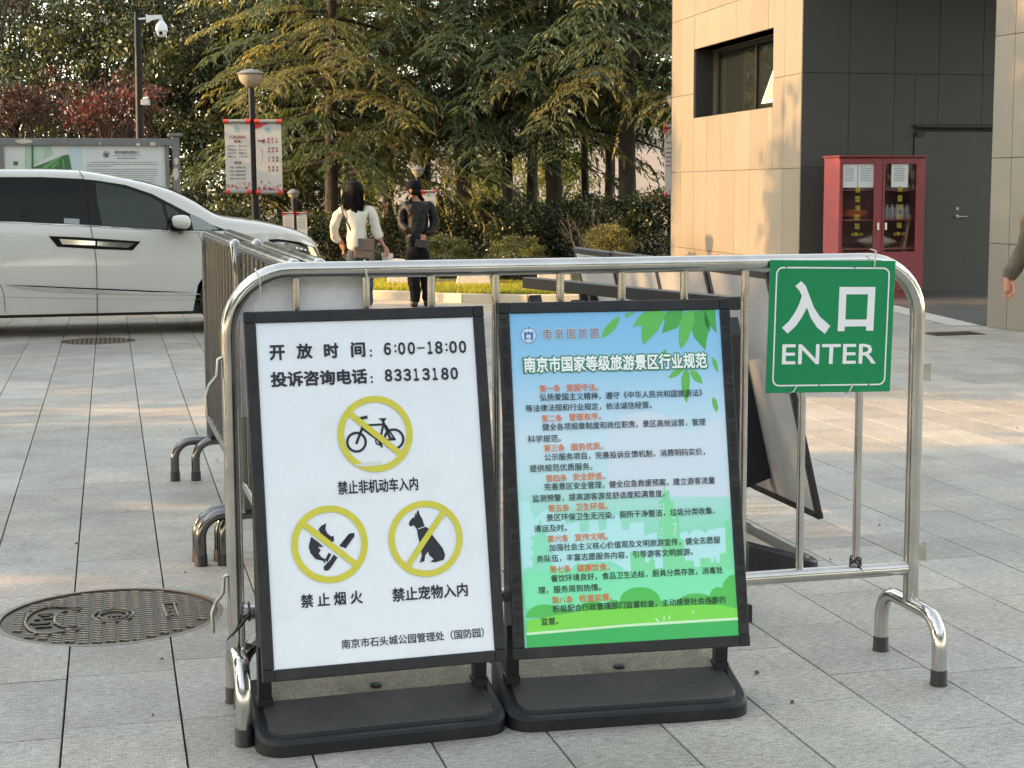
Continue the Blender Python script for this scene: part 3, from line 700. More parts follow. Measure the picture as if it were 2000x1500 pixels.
bm = barrier('crowd_barrier', VR - VL, 'polished steel crowd barrier across the front carrying the green entrance sign', 10, 'steel crowd barriers', hooks=(.985, .375))
bm.location = gp(VL, UB, 0); bm.rotation_euler = (0, 0, ROTG); MW[bm.name] = Matrix.Translation(bm.location) @ Matrix.Rotation(ROTG, 4, 'Z')
# cable ties round the top rail, and the black one at the low rail
for v in (.39, .685):
    p = gp(v, UB, BH if v > .5 else BH - .018); mb = MB(); ex = V if v > .5 else (V + Z * .35).normalized(); e2 = Z - ex * Z.dot(ex); e2.normalize()
    mb.tube([p + (U * math.cos(a) + e2 * math.sin(a)) * .0255 for a in [2 * PI * i / 20 for i in range(21)]] , .0019, 6)
    mb.tube([p - U * .025 + V * .002, p - U * .027 + V * .004 - Z * .075], .0017, 5); mb.build('cable_tie', tie, bm, world=True, smooth=60)
mb = MB(); p = gp(VL + .035, UB, .32); mb.tube([p + (U * math.cos(a) + Z * math.sin(a)) * .026 for a in [2 * PI * i / 16 for i in range(17)]], .003, 6)
mb.tube([p - U * .026 + Z * .0, p - U * .03 - V * .03 - Z * .035, p - U * .03 - V * .065 - Z * .07], [.006, .005, .002], 6); mb.build('black_tie', blacktie, bm, world=True)
p = gp(VL + (VR - VL) * 10 / 11, UB, .345); mb = MB()
for q in range(3): mb.tube([p + (U * math.cos(a) + V * math.sin(a)) * .017 + Z * (.006 * q + .008 * math.sin(a * 2 + q)) for a in [2 * PI * i / 12 for i in range(13)]], .0028, 5)
mb.tube([p - U * .016, p - U * .02 + V * .02 - Z * .03], .002, 5); mb.tube([p - U * .016, p - U * .02 - V * .03 + Z * .012], .002, 5); mb.build('wire_knot', blacktie, bm, world=True)

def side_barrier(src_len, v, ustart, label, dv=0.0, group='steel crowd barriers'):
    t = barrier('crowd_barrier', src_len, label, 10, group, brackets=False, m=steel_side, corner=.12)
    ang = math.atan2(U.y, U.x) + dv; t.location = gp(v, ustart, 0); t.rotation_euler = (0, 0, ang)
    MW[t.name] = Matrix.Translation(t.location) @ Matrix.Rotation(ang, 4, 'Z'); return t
steel_side = mat('weathered_steel', (0.17, 0.172, 0.172), 0.17, 1.0, 12, 0.06, rvar=.04, dirt=(0.10, 0.10, 0.098), dscale=5, damt=.3)  # darker copy of the barrier steel, to counter golden reflections
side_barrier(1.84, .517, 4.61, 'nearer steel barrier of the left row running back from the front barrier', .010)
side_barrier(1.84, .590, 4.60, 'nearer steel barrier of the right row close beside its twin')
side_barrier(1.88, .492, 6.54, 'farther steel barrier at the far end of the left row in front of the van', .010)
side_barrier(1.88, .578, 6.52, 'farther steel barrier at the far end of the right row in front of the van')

# ---- green entrance sign and the white sheet, hung on the front barrier
eo = gp(2.0256 - .195, UB - .034, .9015); ea = rad(-1.3)
EX = (V * math.cos(ea) + Z * math.sin(ea)); EY = (Z * math.cos(ea) - V * math.sin(ea))
ent = MB(); SW, SH = .404, .396; eo = onplane(1496, 768, gp(2, UB - .034), U)
ent.obox(eo, EX * SW, U * .006, EY * SH); es = thing('entrance_sign', tuple(eo), 'square green sign with white characters and the word ENTER', 'sign')
ent.build('plate', green_sign, es, world=True, bevel=.001)
EP_ = Panel(eo, EX, EY)
def rrect(x0, y0, x1, y1, r, n=6):
    P = []
    for (cx_, cy_, a0) in ((x1 - r, y1 - r, 0), (x0 + r, y1 - r, 90), (x0 + r, y0 + r, 180), (x1 - r, y0 + r, 270)):
        P += [(cx_ + r * math.cos(rad(a0 + 90 * i / n)), cy_ + r * math.sin(rad(a0 + 90 * i / n))) for i in range(n + 1)]
    return P
ro, ri = rrect(.018, .020, SW - .018, SH - .020, .022), rrect(.0225, .0245, SW - .0225, SH - .0245, .018)
EP_.flat([[ro[i], ro[(i + 1) % len(ro)], ri[(i + 1) % len(ro)], ri[i]] for i in range(len(ro))], 'border_line', white_print, es, .0012)
# px anchors of the lettering (zoom scale 3.333, origin 1400,480)
zp = lambda x, y: (1400 + x / 3.3333, 480 + y / 3.3333)
def epoly(pts): return [EP_.ab(*zp(*p)) for p in pts]
ru = [epoly([(510, 262), (548, 230), (578, 262), (602, 325), (630, 400), (668, 460), (738, 522), (702, 573), (650, 530), (612, 472), (586, 402), (556, 460), (515, 520), (460, 572), (423, 534), (470, 490), (510, 430), (535, 380), (553, 325), (535, 290)])]
EP_.flat(ru, 'lettering', white_print, es, .0012)
ko = [(798, 268), (1032, 268), (1018, 553), (970, 553), (971, 524), (832, 526), (830, 556), (785, 556)]
ki = [(842, 316), (983, 316), (975, 480), (836, 480)]
ring = [[ko[0], ko[1], ki[1], ki[0]], [ko[1], ko[2], ko[3], ko[4], ki[2], ki[1]], [ki[3], ki[2], ko[4], ko[5]], [ko[0], ki[0], ki[3], ko[5], ko[6], ko[7]]]
EP_.flat([epoly(q) for q in ring], 'lettering', white_print, es, .0012)
EP_.txt('lettering', 'ENTER', zp(424, 706), zp(1036, 703), 130 / 3.333, white_print, es, off=.012, lift=.0012)
for (a, b) in ((.05, SH - .021), (.27, SH - .021), (SW * .42, .022), (SW * .82, .022)):
    mb = MB(); mb.lathe([(.0028, 0), (.0028, .0016), (0.0001, .0016)], EP_.pt(a, b, 0), 8, Matrix.Rotation(PI / 2, 4, 'X')); mb.build('hole', ink, es, world=True)
tb = [((.333, SH - .02), (.335, SH + .030), (.325, SH + .034)), ((.098, .022), (.085, .004), (.068, -.004)), ((.280, .026), (.268, .004), (.262, -.006))]
for k_ in tb:
    mb = MB(); mb.tube([EP_.pt(k_[0][0], k_[0][1], .003), EP_.pt(k_[1][0], k_[1][1], .006), EP_.pt(k_[2][0], k_[2][1], -.012)], .0022, 6); mb.build('cable_tie', tie, es, world=True)
# white sheet on the back of the barrier, upper left
wo = thing('white_sign_back', tuple(gp(.33, UB + .03, .87)), 'plain white sheet tied behind the upper left corner of the front barrier', 'board')
x0, x1, z0, z1 = .338, .700, .869, 1.262
pl = [(x0, z0), (x1, z0), (x1, z1), (x0 + .12, z1)] + [(x0 + .12 - .12 * math.sin(rad(a)), z1 - .12 + .12 * math.cos(rad(a))) for a in (20, 40, 60, 80)]
mb = MB(); mb.prism([(p[0], p[1]) for p in pl], U * (UB + .028), V, Z, U * .005); mb.build('sheet', backwhite, wo, world=True)

# ================================================================== SIGN STANDS
def stand(label, Wd, H, lean, group, reverse=False, print_=True, top=True):
    """local frame: x along the width (0 = middle), front of the base at y=0, z up"""
    t = thing('sign_stand', (0, 0, 0), label, 'sign stand', 0, group)
    X, Y = Vector((1, 0, 0)), Vector((0, 1, 0)); up = Vector((0, math.sin(lean), math.cos(lean))); nb = Vector((0, math.cos(lean), -math.sin(lean)))
    o = Vector((-Wd / 2, 0, .2095)); fwd = .0315; th = .022
    # frame: four mitred bars with square corner caps
    for (nm, a, b, c_, d_) in (('frame_bar', fwd, Wd - fwd, 0, fwd), ('frame_bar', fwd, Wd - fwd, H - fwd, H), ('frame_bar', 0, fwd, fwd, H - fwd), ('frame_bar', Wd - fwd, Wd, fwd, H - fwd)):
        mb = MB(); hor = b - a > c_ * 0 + .2 and d_ - c_ < .1
        mb.obox(o + X * a + up * c_, X * (b - a), nb * th, up * (d_ - c_)); mb.build(nm, alu_dark, t, bevel=.0035)
    for (a, c_) in ((0, 0), (Wd - fwd, 0), (0, H - fwd), (Wd - fwd, H - fwd)):
        mb = MB(); mb.obox(o + X * a + up * c_ - nb * .0012, X * fwd, nb * (th + .002), up * fwd); mb.build('corner_cap', alu_edge, t, bevel=.003)
    mb = MB(); mb.obox(o + X * (fwd - .004) + up * (fwd - .004) + nb * .006, X * (Wd - 2 * fwd + .008), nb * .008, up * (H - 2 * fwd + .008)); pn = mb.build('panel', boardwhite, t)
    mb = MB(); mb.obox(o + X * (fwd - .004) + up * (fwd - .004) + nb * .0145, X * (Wd - 2 * fwd + .008), nb * .005, up * (H - 2 * fwd + .008)); mb.build('back_sheet', backgrey, t)
    # base: wedge with rounded front corners
    bw, d1_, h0, h1 = Wd + .026, .315, .040, .132
    def outline(bw, y0, y1, r, n=7):
        P = [(bw / 2 - .004, y1), (-bw / 2 + .004, y1)]
        P += [(-bw / 2 + r - r * math.cos(rad(90 * i / n)), y0 + r - r * math.sin(rad(90 * i / n))) for i in range(n + 1)]
        P += [(bw / 2 - r + r * math.sin(rad(90 * i / n)), y0 + r - r * math.cos(rad(90 * i / n))) for i in range(n + 1)]
        return P
    zt_ = lambda y, off=0: h0 + (h1 - h0) * max(0, (y - .02)) / d1_ + off
    A = outline(bw, 0, d1_, .075); n = len(A); mb = MB()
    B = outline(bw - .016, .008, d1_ - .004, .068); C_ = outline(bw - .062, .030, d1_ - .006, .052); D = outline(bw - .070, .034, d1_ - .008, .050)
    lay = [[(p[0], p[1], 0.0) for p in A], [(p[0], p[1], max(.02, zt_(p[1]) - .008)) for p in A], [(p[0], p[1], zt_(p[1])) for p in B], [(p[0], p[1], zt_(p[1], .0)) for p in C_], [(p[0], p[1], zt_(p[1], .0075)) for p in D]]
    vs = [q for l in lay for q in l]; fs = []
    for k in range(len(lay) - 1):
        for i in range(n): fs.append((k * n + i, (k + 1) * n + i, (k + 1) * n + (i + 1) % n, k * n + (i + 1) % n)[::-1])
    mb.add(vs, fs); bs = mb.build('base', plastic, t, smooth=35)
    # top deck: dust free front field and dusty back field, with filler plug
    yb = .190
    def deck(poly, name, m, lift):
        r = delaunay_2d_cdt([Vector(p) for p in poly], [], [list(range(len(poly)))], 1, 1e-6); q = MB(); q.add([(p.x, p.y, zt_(p.y, lift)) for p in r[0]], [tuple(f) for f in r[2]]); return q.build(name, m, bs)
    fr_ = [p for p in D if p[1] < yb - .001]; bwid = bw - .070
    deck([(bwid / 2, yb), (-bwid / 2, yb)] + D[2:], 'deck', dustthin, .0075)
    deck([(-bwid / 2, yb), (bwid / 2, yb), (bwid / 2, d1_ - .008), (-bwid / 2, d1_ - .008)], 'dusty_strip', dustband, .0076)
    mb = MB(); mb.lathe([(.017, -.004), (.017, .003), (.014, .005), (0.0001, .005)], (.012, .218, zt_(.218, .0076)), 16); mb.build('filler_plug', plastic, bs, smooth=40)
    for s_ in (-1, 1):
        x = s_ * (Wd / 2 - .028) if not reverse else (.19 + .09 * s_); y0 = .192
        yb2 = lambda z: math.tan(lean) * (z - .2095) + th / math.cos(lean) + .003
        mb = MB(); mb.box((x, y0, zt_(y0) + .010), (.042, .05, .024)); P1 = [(y0 - .02, .09), (y0 + .015, .09), (y0 + .017, .30), (yb2(.95) + .03, .95), (yb2(.95), .95), (yb2(.30), .30), (y0 - .03, .26)]
        mb.prism([(p[0], p[1]) for p in P1], Vector((x - .018, 0, 0)), Y, Z, X * .036); mb.build('upright', alu_edge, t, bevel=.002)
    return t, Panel, o, X, up, nb
backgrey = mat('grey_back_sheet', (0.36, 0.375, 0.39), 0.55, 0, 6, 0.08, dirt=(0.27, 0.27, 0.27), dscale=4)
def place(t, loc, rz):
    t.location = loc; t.rotation_euler = (0, 0, rz); MW_new = Matrix.Translation(loc) @ Matrix.Rotation(rz, 4, 'Z')
    MW[t.name] = MW_new
    for c in t.children_recursive: MW[c.name] = MW_new
    return MW_new
def front_panel(M, o, X, up, nb, fw=.0315, dep=.006):
    R_ = M.to_3x3(); return Panel(M @ (o + nb * (dep - .0002) ), R_ @ X, R_ @ up)
W1, H1, L1 = .668, .986, .2176
s1, _, o1, X1, up1, nb1 = stand('black framed sign stand with opening hours and yellow prohibition symbols', W1, H1, L1, 'black framed sign stands')
M1 = place(s1, gp(.683, 4.167, 0), ROTG + .0478)
P1 = front_panel(M1, o1, X1, up1, nb1)
W2, H2, L2 = .68, .994, .2233
s2, _, o2, X2, up2, nb2 = stand('black framed sign stand with a blue and green rules poster', W2, H2, L2, 'black framed sign stands')
M2 = place(s2, gp(1.3778, 4.1646, 0), ROTG - .0542)
P2 = front_panel(M2, o2, X2, up2, nb2)
def digit(chh, xa, xb, ym, hp):
    wide = {'–': '–', ':': ':'}.get(chh, chr(ord(chh) + 0xFEE0) if chh.isdigit() else chh)
    P1.txt('lettering', wide, z5(xa, ym + .5), z5(xb, ym - .5), {'–': 10, ':': 56}.get(chh, hp) / 3.571, ink, s1, off=.045 if chh.isdigit() else .02)
# ---- print on stand 1
z5 = lambda x, y: (450 + x / 3.571, 580 + y / 3.571); z6 = lambda x, y: (450 + x / 3.571, 960 + y / 3.571)
for chh, xa, xb, ya in (('开', 272, 380, 389), ('放', 460, 572, 378), ('时', 652, 755, 374), ('间', 840, 940, 367)):
    P1.txt('lettering', chh, z5(xa, ya + 2), z5(xb, ya - 2), 107 / 3.571, ink, s1, off=.042)
P1.txt('lettering', ':', z5(972, 392), z5(988, 391), 50 / 3.571, ink, s1, off=.03)
for chh, xa, xb in (('6', 1068, 1120), (':', 1142, 1157), ('0', 1168, 1220), ('0', 1235, 1288), ('–', 1300, 1355), ('1', 1374, 1408), ('8', 1425, 1480), (':', 1499, 1514), ('0', 1525, 1580), ('0', 1592, 1645)):
    ym = 362 - 15 * (xa - 1068) / 577; digit(chh, xa, xb, ym, 90)
P1.txt('lettering', '投诉咨询电话', z5(280, 573), z5(955, 557), 108 / 3.571, ink, s1, off=.042)
P1.txt('lettering', ':', z5(978, 577), z5(994, 576), 50 / 3.571, ink, s1, off=.03)
for k_, chh in enumerate('83313180'):
    xa = 1075 + 65.5 * k_; digit(chh, xa + (6 if chh == '1' else 0), xa + (42 if chh == '1' else 54), 547 - 2 * k_, 88)
P1.txt('lettering', '禁止非机动车入内', z5(748, 1330), z5(1308, 1304), 96 / 3.571, ink, s1, off=.026)
P1.txt('lettering', '禁 止 烟 火', z6(490, 762), z6(922, 738), 96 / 3.571, ink, s1, off=.026)
P1.txt('lettering', '禁止宠物入内', z6(1128, 716), z6(1655, 688), 98 / 3.571, ink, s1, off=.026)
P1.txt('lettering', '南京市石头城公园管理处（国防园）', z6(775, 1057), z6(1768, 990), 68 / 3.571, ink, s1, off=.014)
def symbol(zf, cx_, cy_, rpx, rip, parts, slash):
    c = P1.ab(*zf(cx_, cy_)); e = P1.ab(*zf(cx_ + rpx, cy_)); ro_ = abs(e[0] - c[0]); ri_ = ro_ * rip / rpx; k = ro_ / rpx
    q = lambda x, y: (c[0] + (x - cx_) * k, c[1] - (y - cy_) * k - (x - cx_) * k * -.0)
    P1.flat([[q(*p) for p in poly] for poly in parts], 'pictogram', ink, s1, .0012)
    a = rad(-41 if slash > 0 else 221 - 180 + 8); w_ = (ro_ - ri_) * .92; r_ = (ro_ + ri_) / 2
    ang = rad(-41) if slash > 0 else rad(52)
    d = Vector((math.cos(ang), math.sin(ang))); n = Vector((-d.y, d.x)) * w_ / 2; C = Vector(c)
    P1.flat(ringpoly(c, ro_, ri_, 56), 'prohibition_ring', yellow, s1, .0022)
    P1.flat([[tuple(C - d * r_ + n), tuple(C + d * r_ + n), tuple(C + d * r_ - n), tuple(C - d * r_ - n)]], 'slash', yellow, s1, .0026)
    return q
def ringpx(cx_, cy_, ro_, ri_, n=28): return ringpoly((cx_, cy_), ro_, ri_, n)
bike = ringpx(877, 1005, 72, 55) + ringpx(1137, 997, 74, 57) + strip([(877, 1012), (925, 905), (915, 845)], 18) + strip([(915, 845), (955, 838)], 22) + strip([(930, 920), (1045, 1010)], 16) + strip([(935, 893), (1065, 893)], 15) + \
    strip([(1068, 870), (1110, 985)], 17) + strip([(1035, 1010), (1072, 890)], 15) + strip([(1110, 985), (1145, 1000), (1090, 1000)], 12) + strip([(1085, 900), (1145, 1000)], 12) + [[(1035, 850), (1095, 850), (1085, 866), (1072, 880), (1060, 868)]] + ringpx(1035, 1005, 30, 20, 16) + strip([(1035, 1010), (1050, 1045)], 15)
symbol(z5, 1010, 955, 260, 217, bike, 1)
fl = [(620, 262), (640, 235), (676, 222), (668, 262), (680, 290), (708, 315), (722, 310), (725, 345), (700, 375), (700, 400), (690, 395), (690, 430), (672, 420), (665, 445), (650, 400), (630, 378), (600, 370), (612, 392), (640, 405), (612, 420), (632, 455), (655, 465), (652, 500), (640, 480), (590, 462), (560, 425), (546, 380), (560, 320), (580, 300), (620, 330), (650, 345), (665, 335), (640, 300)]
fl = [(620, 262), (640, 238), (676, 222), (668, 262), (680, 292), (706, 316), (722, 310), (725, 345), (705, 360), (640, 300)]
fl2 = [(566, 308), (612, 345), (650, 385), (610, 380), (628, 405), (612, 425), (630, 452), (658, 468), (652, 500), (640, 478), (588, 462), (556, 420), (546, 375)]
mt = [[(835, 303), (868, 300), (868, 325), (800, 405), (775, 385)], [(760, 380), (832, 303), (842, 318), (778, 396)], [(715, 440), (742, 462), (690, 530), (670, 548), (645, 545), (640, 520), (662, 500), (690, 475)], [(680, 425), (700, 436), (668, 490), (655, 470)]]
symbol(z6, 692, 367, 266, 221, [fl, fl2] + mt, 1)
dog = [(1322, 133), (1333, 170), (1345, 190), (1358, 240), (1385, 262), (1412, 312), (1440, 350), (1475, 400), (1490, 445), (1478, 480), (1420, 492), (1385, 488), (1408, 470), (1378, 440), (1372, 415), (1352, 440), (1342, 480), (1310, 486), (1328, 440), (1322, 380), (1308, 300), (1305, 262), (1285, 232), (1262, 240), (1250, 225), (1258, 205), (1275, 185), (1295, 178), (1298, 150), (1308, 165), (1312, 140)]
collar = [[(1308, 258), (1360, 240), (1362, 245), (1309, 263)]]
symbol(z6, 1362, 328, 257, 215, [dog], -1)
P1.flat([[P1.ab(*z6(*p)) for p in collar[0]]], 'collar_line', boardwhite, s1, .0018)
# torn tape across the first ring
P1.flat([[P1.ab(*z5(*p)) for p in [(860, 1172), (960, 1150), (1050, 1145), (1052, 1172), (930, 1185)]]], 'torn_tape', mat('milky_tape', (.68, .71, .76), .25), s1, .003)

# ---- poster of stand 2
z7 = lambda x, y: (960 + x / 3.846, 580 + y / 3.846); z8 = lambda x, y: (960 + x / 3.846, 930 + y / 3.846)
pm = bpy.data.materials.new('poster_print'); pm.use_nodes = True; t_ = pm.node_tree; b_ = t_.nodes['Principled BSDF']; b_.inputs['Roughness'].default_value = .33
tc = t_.nodes.new('ShaderNodeTexCoord'); sx_ = t_.nodes.new('ShaderNodeSeparateXYZ'); cr = t_.nodes.new('ShaderNodeValToRGB'); t_.links.new(tc.outputs['Generated'], sx_.inputs[0]); t_.links.new(sx_.outputs[2], cr.inputs[0]); t_.links.new(cr.outputs[0], b_.inputs['Base Color'])
e = cr.color_ramp.elements; e[0].position = 0; e[0].color = (.20, .72, .50, 1); e[1].position = 1; e[1].color = (.19, .50, .84, 1)
for pos, c in ((.30, (.22, .74, .54, 1)), (.48, (.48, .78, .86, 1)), (.62, (.58, .78, .93, 1)), (.85, (.27, .59, .88, 1))): q = e.new(pos); q.color = c
fwd = .0315
P2.flat([[(fwd - .002, fwd - .002), (W2 - fwd + .002, fwd - .002), (W2 - fwd + .002, H2 - fwd + .002), (fwd - .002, H2 - fwd + .002)]], 'poster', pm, s2, .0004)
def pc(name, r, g_, b): return mat(name, tuple(min(.9, c * 1.12) for c in lin(r, g_, b)), .35)
x_l, x_r, y_b, y_t = fwd, W2 - fwd, fwd, H2 - fwd
def clampab(p): return (min(max(p[0], x_l), x_r), min(max(p[1], y_b), y_t))
def art(zf, polys, name, m, lift): P2.flat([[clampab(P2.ab(*zf(*p))) for p in poly] for poly in polys], name, m, s2, lift)
def earc(cx_, cy_, rx, ry, a0, a1, n=16): return [(cx_ + rx * math.cos(rad(a0 + (a1 - a0) * i / n)), cy_ - ry * math.sin(rad(a0 + (a1 - a0) * i / n))) for i in range(n + 1)]
art(z7, [earc(1150, 1100, 285, 240, 180, 20) + [(1480, 1040), (1560, 980), (1640, 930), (1740, 915), (1800, 1500), (880, 1500)]], 'printed_cloud', pc('print_cloud', 198, 214, 236), .0006)
# skyline, far then near
art(z8, [[(205, 190), (285, 185), (290, 240), (330, 330), (340, 300), (400, 250), (470, 265), (480, 300), (560, 300), (560, 360), (660, 340), (665, 420), (730, 415), (735, 330), (800, 330), (810, 410), (860, 400), (870, 300), (960, 290), (980, 400), (1035, 400), (1035, 350), (1145, 345), (1150, 450), (1200, 425), (1240, 425), (1245, 480), (1430, 420), (1470, 410), (1475, 440), (1520, 400), (1560, 398), (1610, 430), (1625, 400), (1700, 390), (1760, 380), (1820, 800), (235, 800)]], 'printed_far_skyline', pc('print_far_skyline', 172, 224, 232), .0009)
tower = [(1283, 0), (1292, 40), (1298, 105), (1335, 110), (1340, 185), (1362, 190), (1368, 245), (1390, 250), (1395, 300), (1402, 300), (1418, 470), (1440, 475), (1455, 640), (1480, 630), (1520, 640), (1522, 680), (1565, 680), (1565, 615), (1645, 615), (1650, 650), (1665, 645), (1675, 600), (1690, 650), (1715, 650), (1715, 580), (1760, 575), (1752, 340), (1775, 335), (1790, 400), (1810, 800),
         (1050, 800), (1040, 570), (1145, 560), (1155, 650), (1185, 640), (1205, 600), (1225, 640), (1230, 690), (1290, 690), (1280, 480), (1255, 190), (1290, 175), (1292, 110)]
art(z8, [tower[2:]], 'printed_tower', pc('print_tower', 118, 214, 164), .0012)
art(z8, [[(1290, 20), (1296, 20), (1300, 112), (1294, 112)]], 'printed_spire', pc('print_tower', 118, 214, 164), .0012)
pag = [(360, 320), (372, 330), (385, 400), (405, 430), (420, 460), (450, 470), (440, 500), (420, 510), (440, 560), (470, 575), (450, 600), (440, 630), (480, 690), (600, 700), (640, 650), (700, 660), (750, 640), (900, 640), (960, 670), (1000, 710), (1050, 720), (1050, 860), (240, 860), (238, 710), (280, 680), (300, 690), (315, 640), (280, 615), (310, 620), (312, 560), (275, 520), (305, 535), (312, 480), (280, 450), (310, 458), (350, 430)]
art(z8, [pag], 'printed_pagoda', pc('print_pagoda', 128, 218, 190), .0014)
art(z8, [[(236, 720), (500, 700), (1000, 715), (1450, 690), (1820, 700), (1850, 1000), (250, 1000)]], 'printed_mint_field', pc('print_mint', 118, 222, 178), .0016)
hill = pc('print_hills', 72, 184, 92)
art(z8, [[(258, 1060)] + earc(400, 1060, 140, 98, 180, 40) + [(560, 1000), (700, 1060)], [(640, 1050)] + earc(760, 1010, 110, 70, 170, 10) + [(880, 1060)], [(860, 1060)] + earc(920, 980, 60, 50, 170, 10) + [(1000, 1060)],
           [(965, 1000), (965, 930)] + earc(1115, 930, 150, 96, 180, 0) + [(1400, 1000)], [(1330, 1010)] + earc(1540, 980, 160, 100, 170, 20) + [(1660, 1020)], [(1630, 1040), (1640, 890)] + earc(1700, 900, 60, 66, 170, 60) + [(1745, 790), (1780, 752), (1822, 735), (1845, 1040)]], 'printed_bushes', hill, .0019)
art(z8, [[(262, 1175), (262, 1085), (450, 1050), (700, 1010), (1100, 985), (1500, 965), (1700, 965), (1845, 995), (1852, 1070), (1000, 1110)]], 'printed_meadow', pc('print_meadow', 112, 210, 84), .0022)
art(z8, [[(264, 1190), (1000, 1125), (1852, 1075), (1856, 1196), (1300, 1230), (268, 1318)]], 'printed_lower_band', pc('print_lower_green', 44, 172, 96), .0022)
art(z8, [[(264, 1175), (1000, 1112), (1850, 1060), (1850, 1080), (1000, 1132), (264, 1195)]], 'printed_white_line', pc('print_white_line', 196, 246, 196), .0025)
art(z8, [[(1222, 1068), (1240, 1066), (1258, 1092), (1246, 1094)], [(1290, 1050), (1300, 1048), (1298, 1085), (1290, 1086)], [(1332, 1048), (1344, 1046), (1334, 1074), (1326, 1074)], [(1505, 1005), (1512, 1004), (1520, 1028), (1512, 1030)]], 'printed_grass_tufts', pc('print_white_line', 196, 246, 196), .0026)
wl = [[(1262 + dx, y), (1272 + dx, y), (1272 + dx, y + 18), (1262 + dx, y + 18)] for dx, ys in ((0, (210, 240, 270, 310)), (24, (205, 232, 262, 290)), (102, (250, 305, 350, 395, 430)), (115, (352, 380, 410)), (10, (390, 420, 450))) for y in ys]
art(z8, wl, 'printed_tower_windows', pc('print_cloud', 198, 214, 236), .0015)
lf = pc('print_leaf', 88, 178, 88); lf2 = pc('print_leaf_dark', 62, 160, 78)
leaves_ = [[(818, 312), (850, 235), (900, 180), (962, 140), (955, 190), (925, 245), (870, 290)], [(1005, 125), (1080, 112), (1050, 135), (1010, 158)],
           [(1058, 232), (1095, 160), (1150, 110), (1240, 105), (1300, 112), (1300, 150), (1250, 250), (1190, 310), (1140, 362), (1125, 300), (1130, 215), (1095, 215)],
           [(1280, 275), (1300, 180), (1290, 150), (1320, 108), (1440, 100), (1425, 180), (1390, 235), (1330, 255)],
           [(1405, 300), (1410, 200), (1450, 110), (1520, 100), (1525, 200), (1500, 250), (1470, 330), (1425, 392), (1410, 360)],
           [(1500, 230), (1520, 110), (1600, 95), (1640, 200), (1620, 300), (1605, 400), (1560, 350), (1520, 300)],
           [(1600, 95), (1678, 95), (1690, 275), (1640, 215), (1640, 265), (1600, 200)],
           [(1325, 610), (1355, 565), (1400, 540), (1445, 540), (1400, 590), (1360, 605)], [(1465, 540), (1485, 570), (1490, 640), (1480, 730), (1465, 800), (1432, 720), (1425, 620), (1440, 560)],
           [(1490, 545), (1540, 560), (1572, 600), (1585, 655), (1530, 630), (1500, 590)], [(1655, 450), (1690, 480), (1705, 570), (1680, 545), (1660, 500)], [(1662, 750), (1690, 775), (1702, 830), (1692, 868), (1665, 830), (1655, 780)], [(1270, 420), (1310, 390), (1315, 430)]]
art(z7, leaves_[:3] + leaves_[4:5] + leaves_[7:], 'printed_leaf', lf, .0012); art(z7, [leaves_[3]] + leaves_[5:7], 'printed_leaf', lf2, .0010)
tx = mat('poster_black_text', (0.02, 0.022, 0.03), .4); orx = mat('poster_orange_text', lin(226, 120, 64), .4); wh_ = mat('poster_white_text', lin(236, 244, 250), .35); gr_ = mat('poster_green_outline', lin(36, 130, 84), .35)
P2.txt('lettering', '南京市国家等级旅游景区行业规范', z7(230, 522), z7(1625, 466), 138 / 3.846, gr_, s2, off=.115, lift=.0028)
P2.txt('lettering', '南京市国家等级旅游景区行业规范', z7(242, 521), z7(1615, 467), 120 / 3.846, wh_, s2, off=.034, lift=.0034)
br = mat('poster_brown_text', lin(120, 84, 60), .4)
P2.txt('lettering', '南 京 国 防 园', z7(382, 290), z7(804, 262), 84 / 3.846, wh_, s2, off=.03, lift=.0026)
P2.txt('lettering', '南 京 国 防 园', z7(385, 290), z7(802, 262), 78 / 3.846, br, s2, off=-.004, lift=.0030)
lg = pc('print_logo_blue', 60, 120, 180)
def circ(zf, cx_, cy_, ro_, ri_): return [[P2.ab(*zf(*p)) for p in q] for q in ringpoly((cx_, cy_), ro_, ri_, 28)]
P2.flat([[P2.ab(*z7(*p)) for p in disc((278, 290), 62)]], 'logo_ground', pc('print_cloud', 198, 214, 236), s2, .0010)
P2.flat(circ(z7, 278, 290, 60, 54) + circ(z7, 278, 296, 24, 18), 'logo_ring', lg, s2, .0015)
P2.flat([[P2.ab(*z7(*p)) for p in q] for q in ([(242, 262), (256, 270), (262, 330), (278, 345), (245, 320)], [(314, 262), (300, 270), (296, 330), (278, 345), (312, 320)], [(250, 258), (265, 272), (278, 256), (292, 272), (306, 258), (304, 282), (252, 282)])], 'logo_shield', lg, s2, .0015)
P2.flat([[P2.ab(*z7(*p)) for p in [(270, 232), (278, 224), (286, 232), (282, 242), (274, 242)]]], 'logo_star', lg, s2, .0015)
rows7 = [('第一条', 360, 515, 692, 684, 1), ('爱国守法。', 560, 800, 685, 675, 1), ('弘扬爱国主义精神，遵守《中华人民共和国旅游法》', 362, 1580, 765, 712, 0), ('等法律法规和行业规定，依法诚信经营。', 255, 1200, 845, 805, 0),
         ('第二条', 375, 530, 915, 908, 1), ('管理有序。', 580, 820, 905, 895, 1), ('健全各项规章制度和岗位职责，景区高效运营，管理', 380, 1605, 990, 928, 0), ('科学规范。', 270, 520, 1070, 1060, 0),
         ('第三条', 392, 548, 1138, 1131, 1), ('服务优质。', 595, 835, 1128, 1118, 1), ('公示服务项目，完善投诉反馈机制，消费明码实价，', 395, 1600, 1212, 1155, 0), ('提供规范优质服务。', 285, 755, 1292, 1270, 0),
         ('第四条', 408, 565, 1365, 1357, 1), ('安全舒适。', 610, 850, 1352, 1342, 1), ('完善景区安全管理，健全应急救援预案，建立游客流量', 395, 1675, 1437, 1368, 0)]
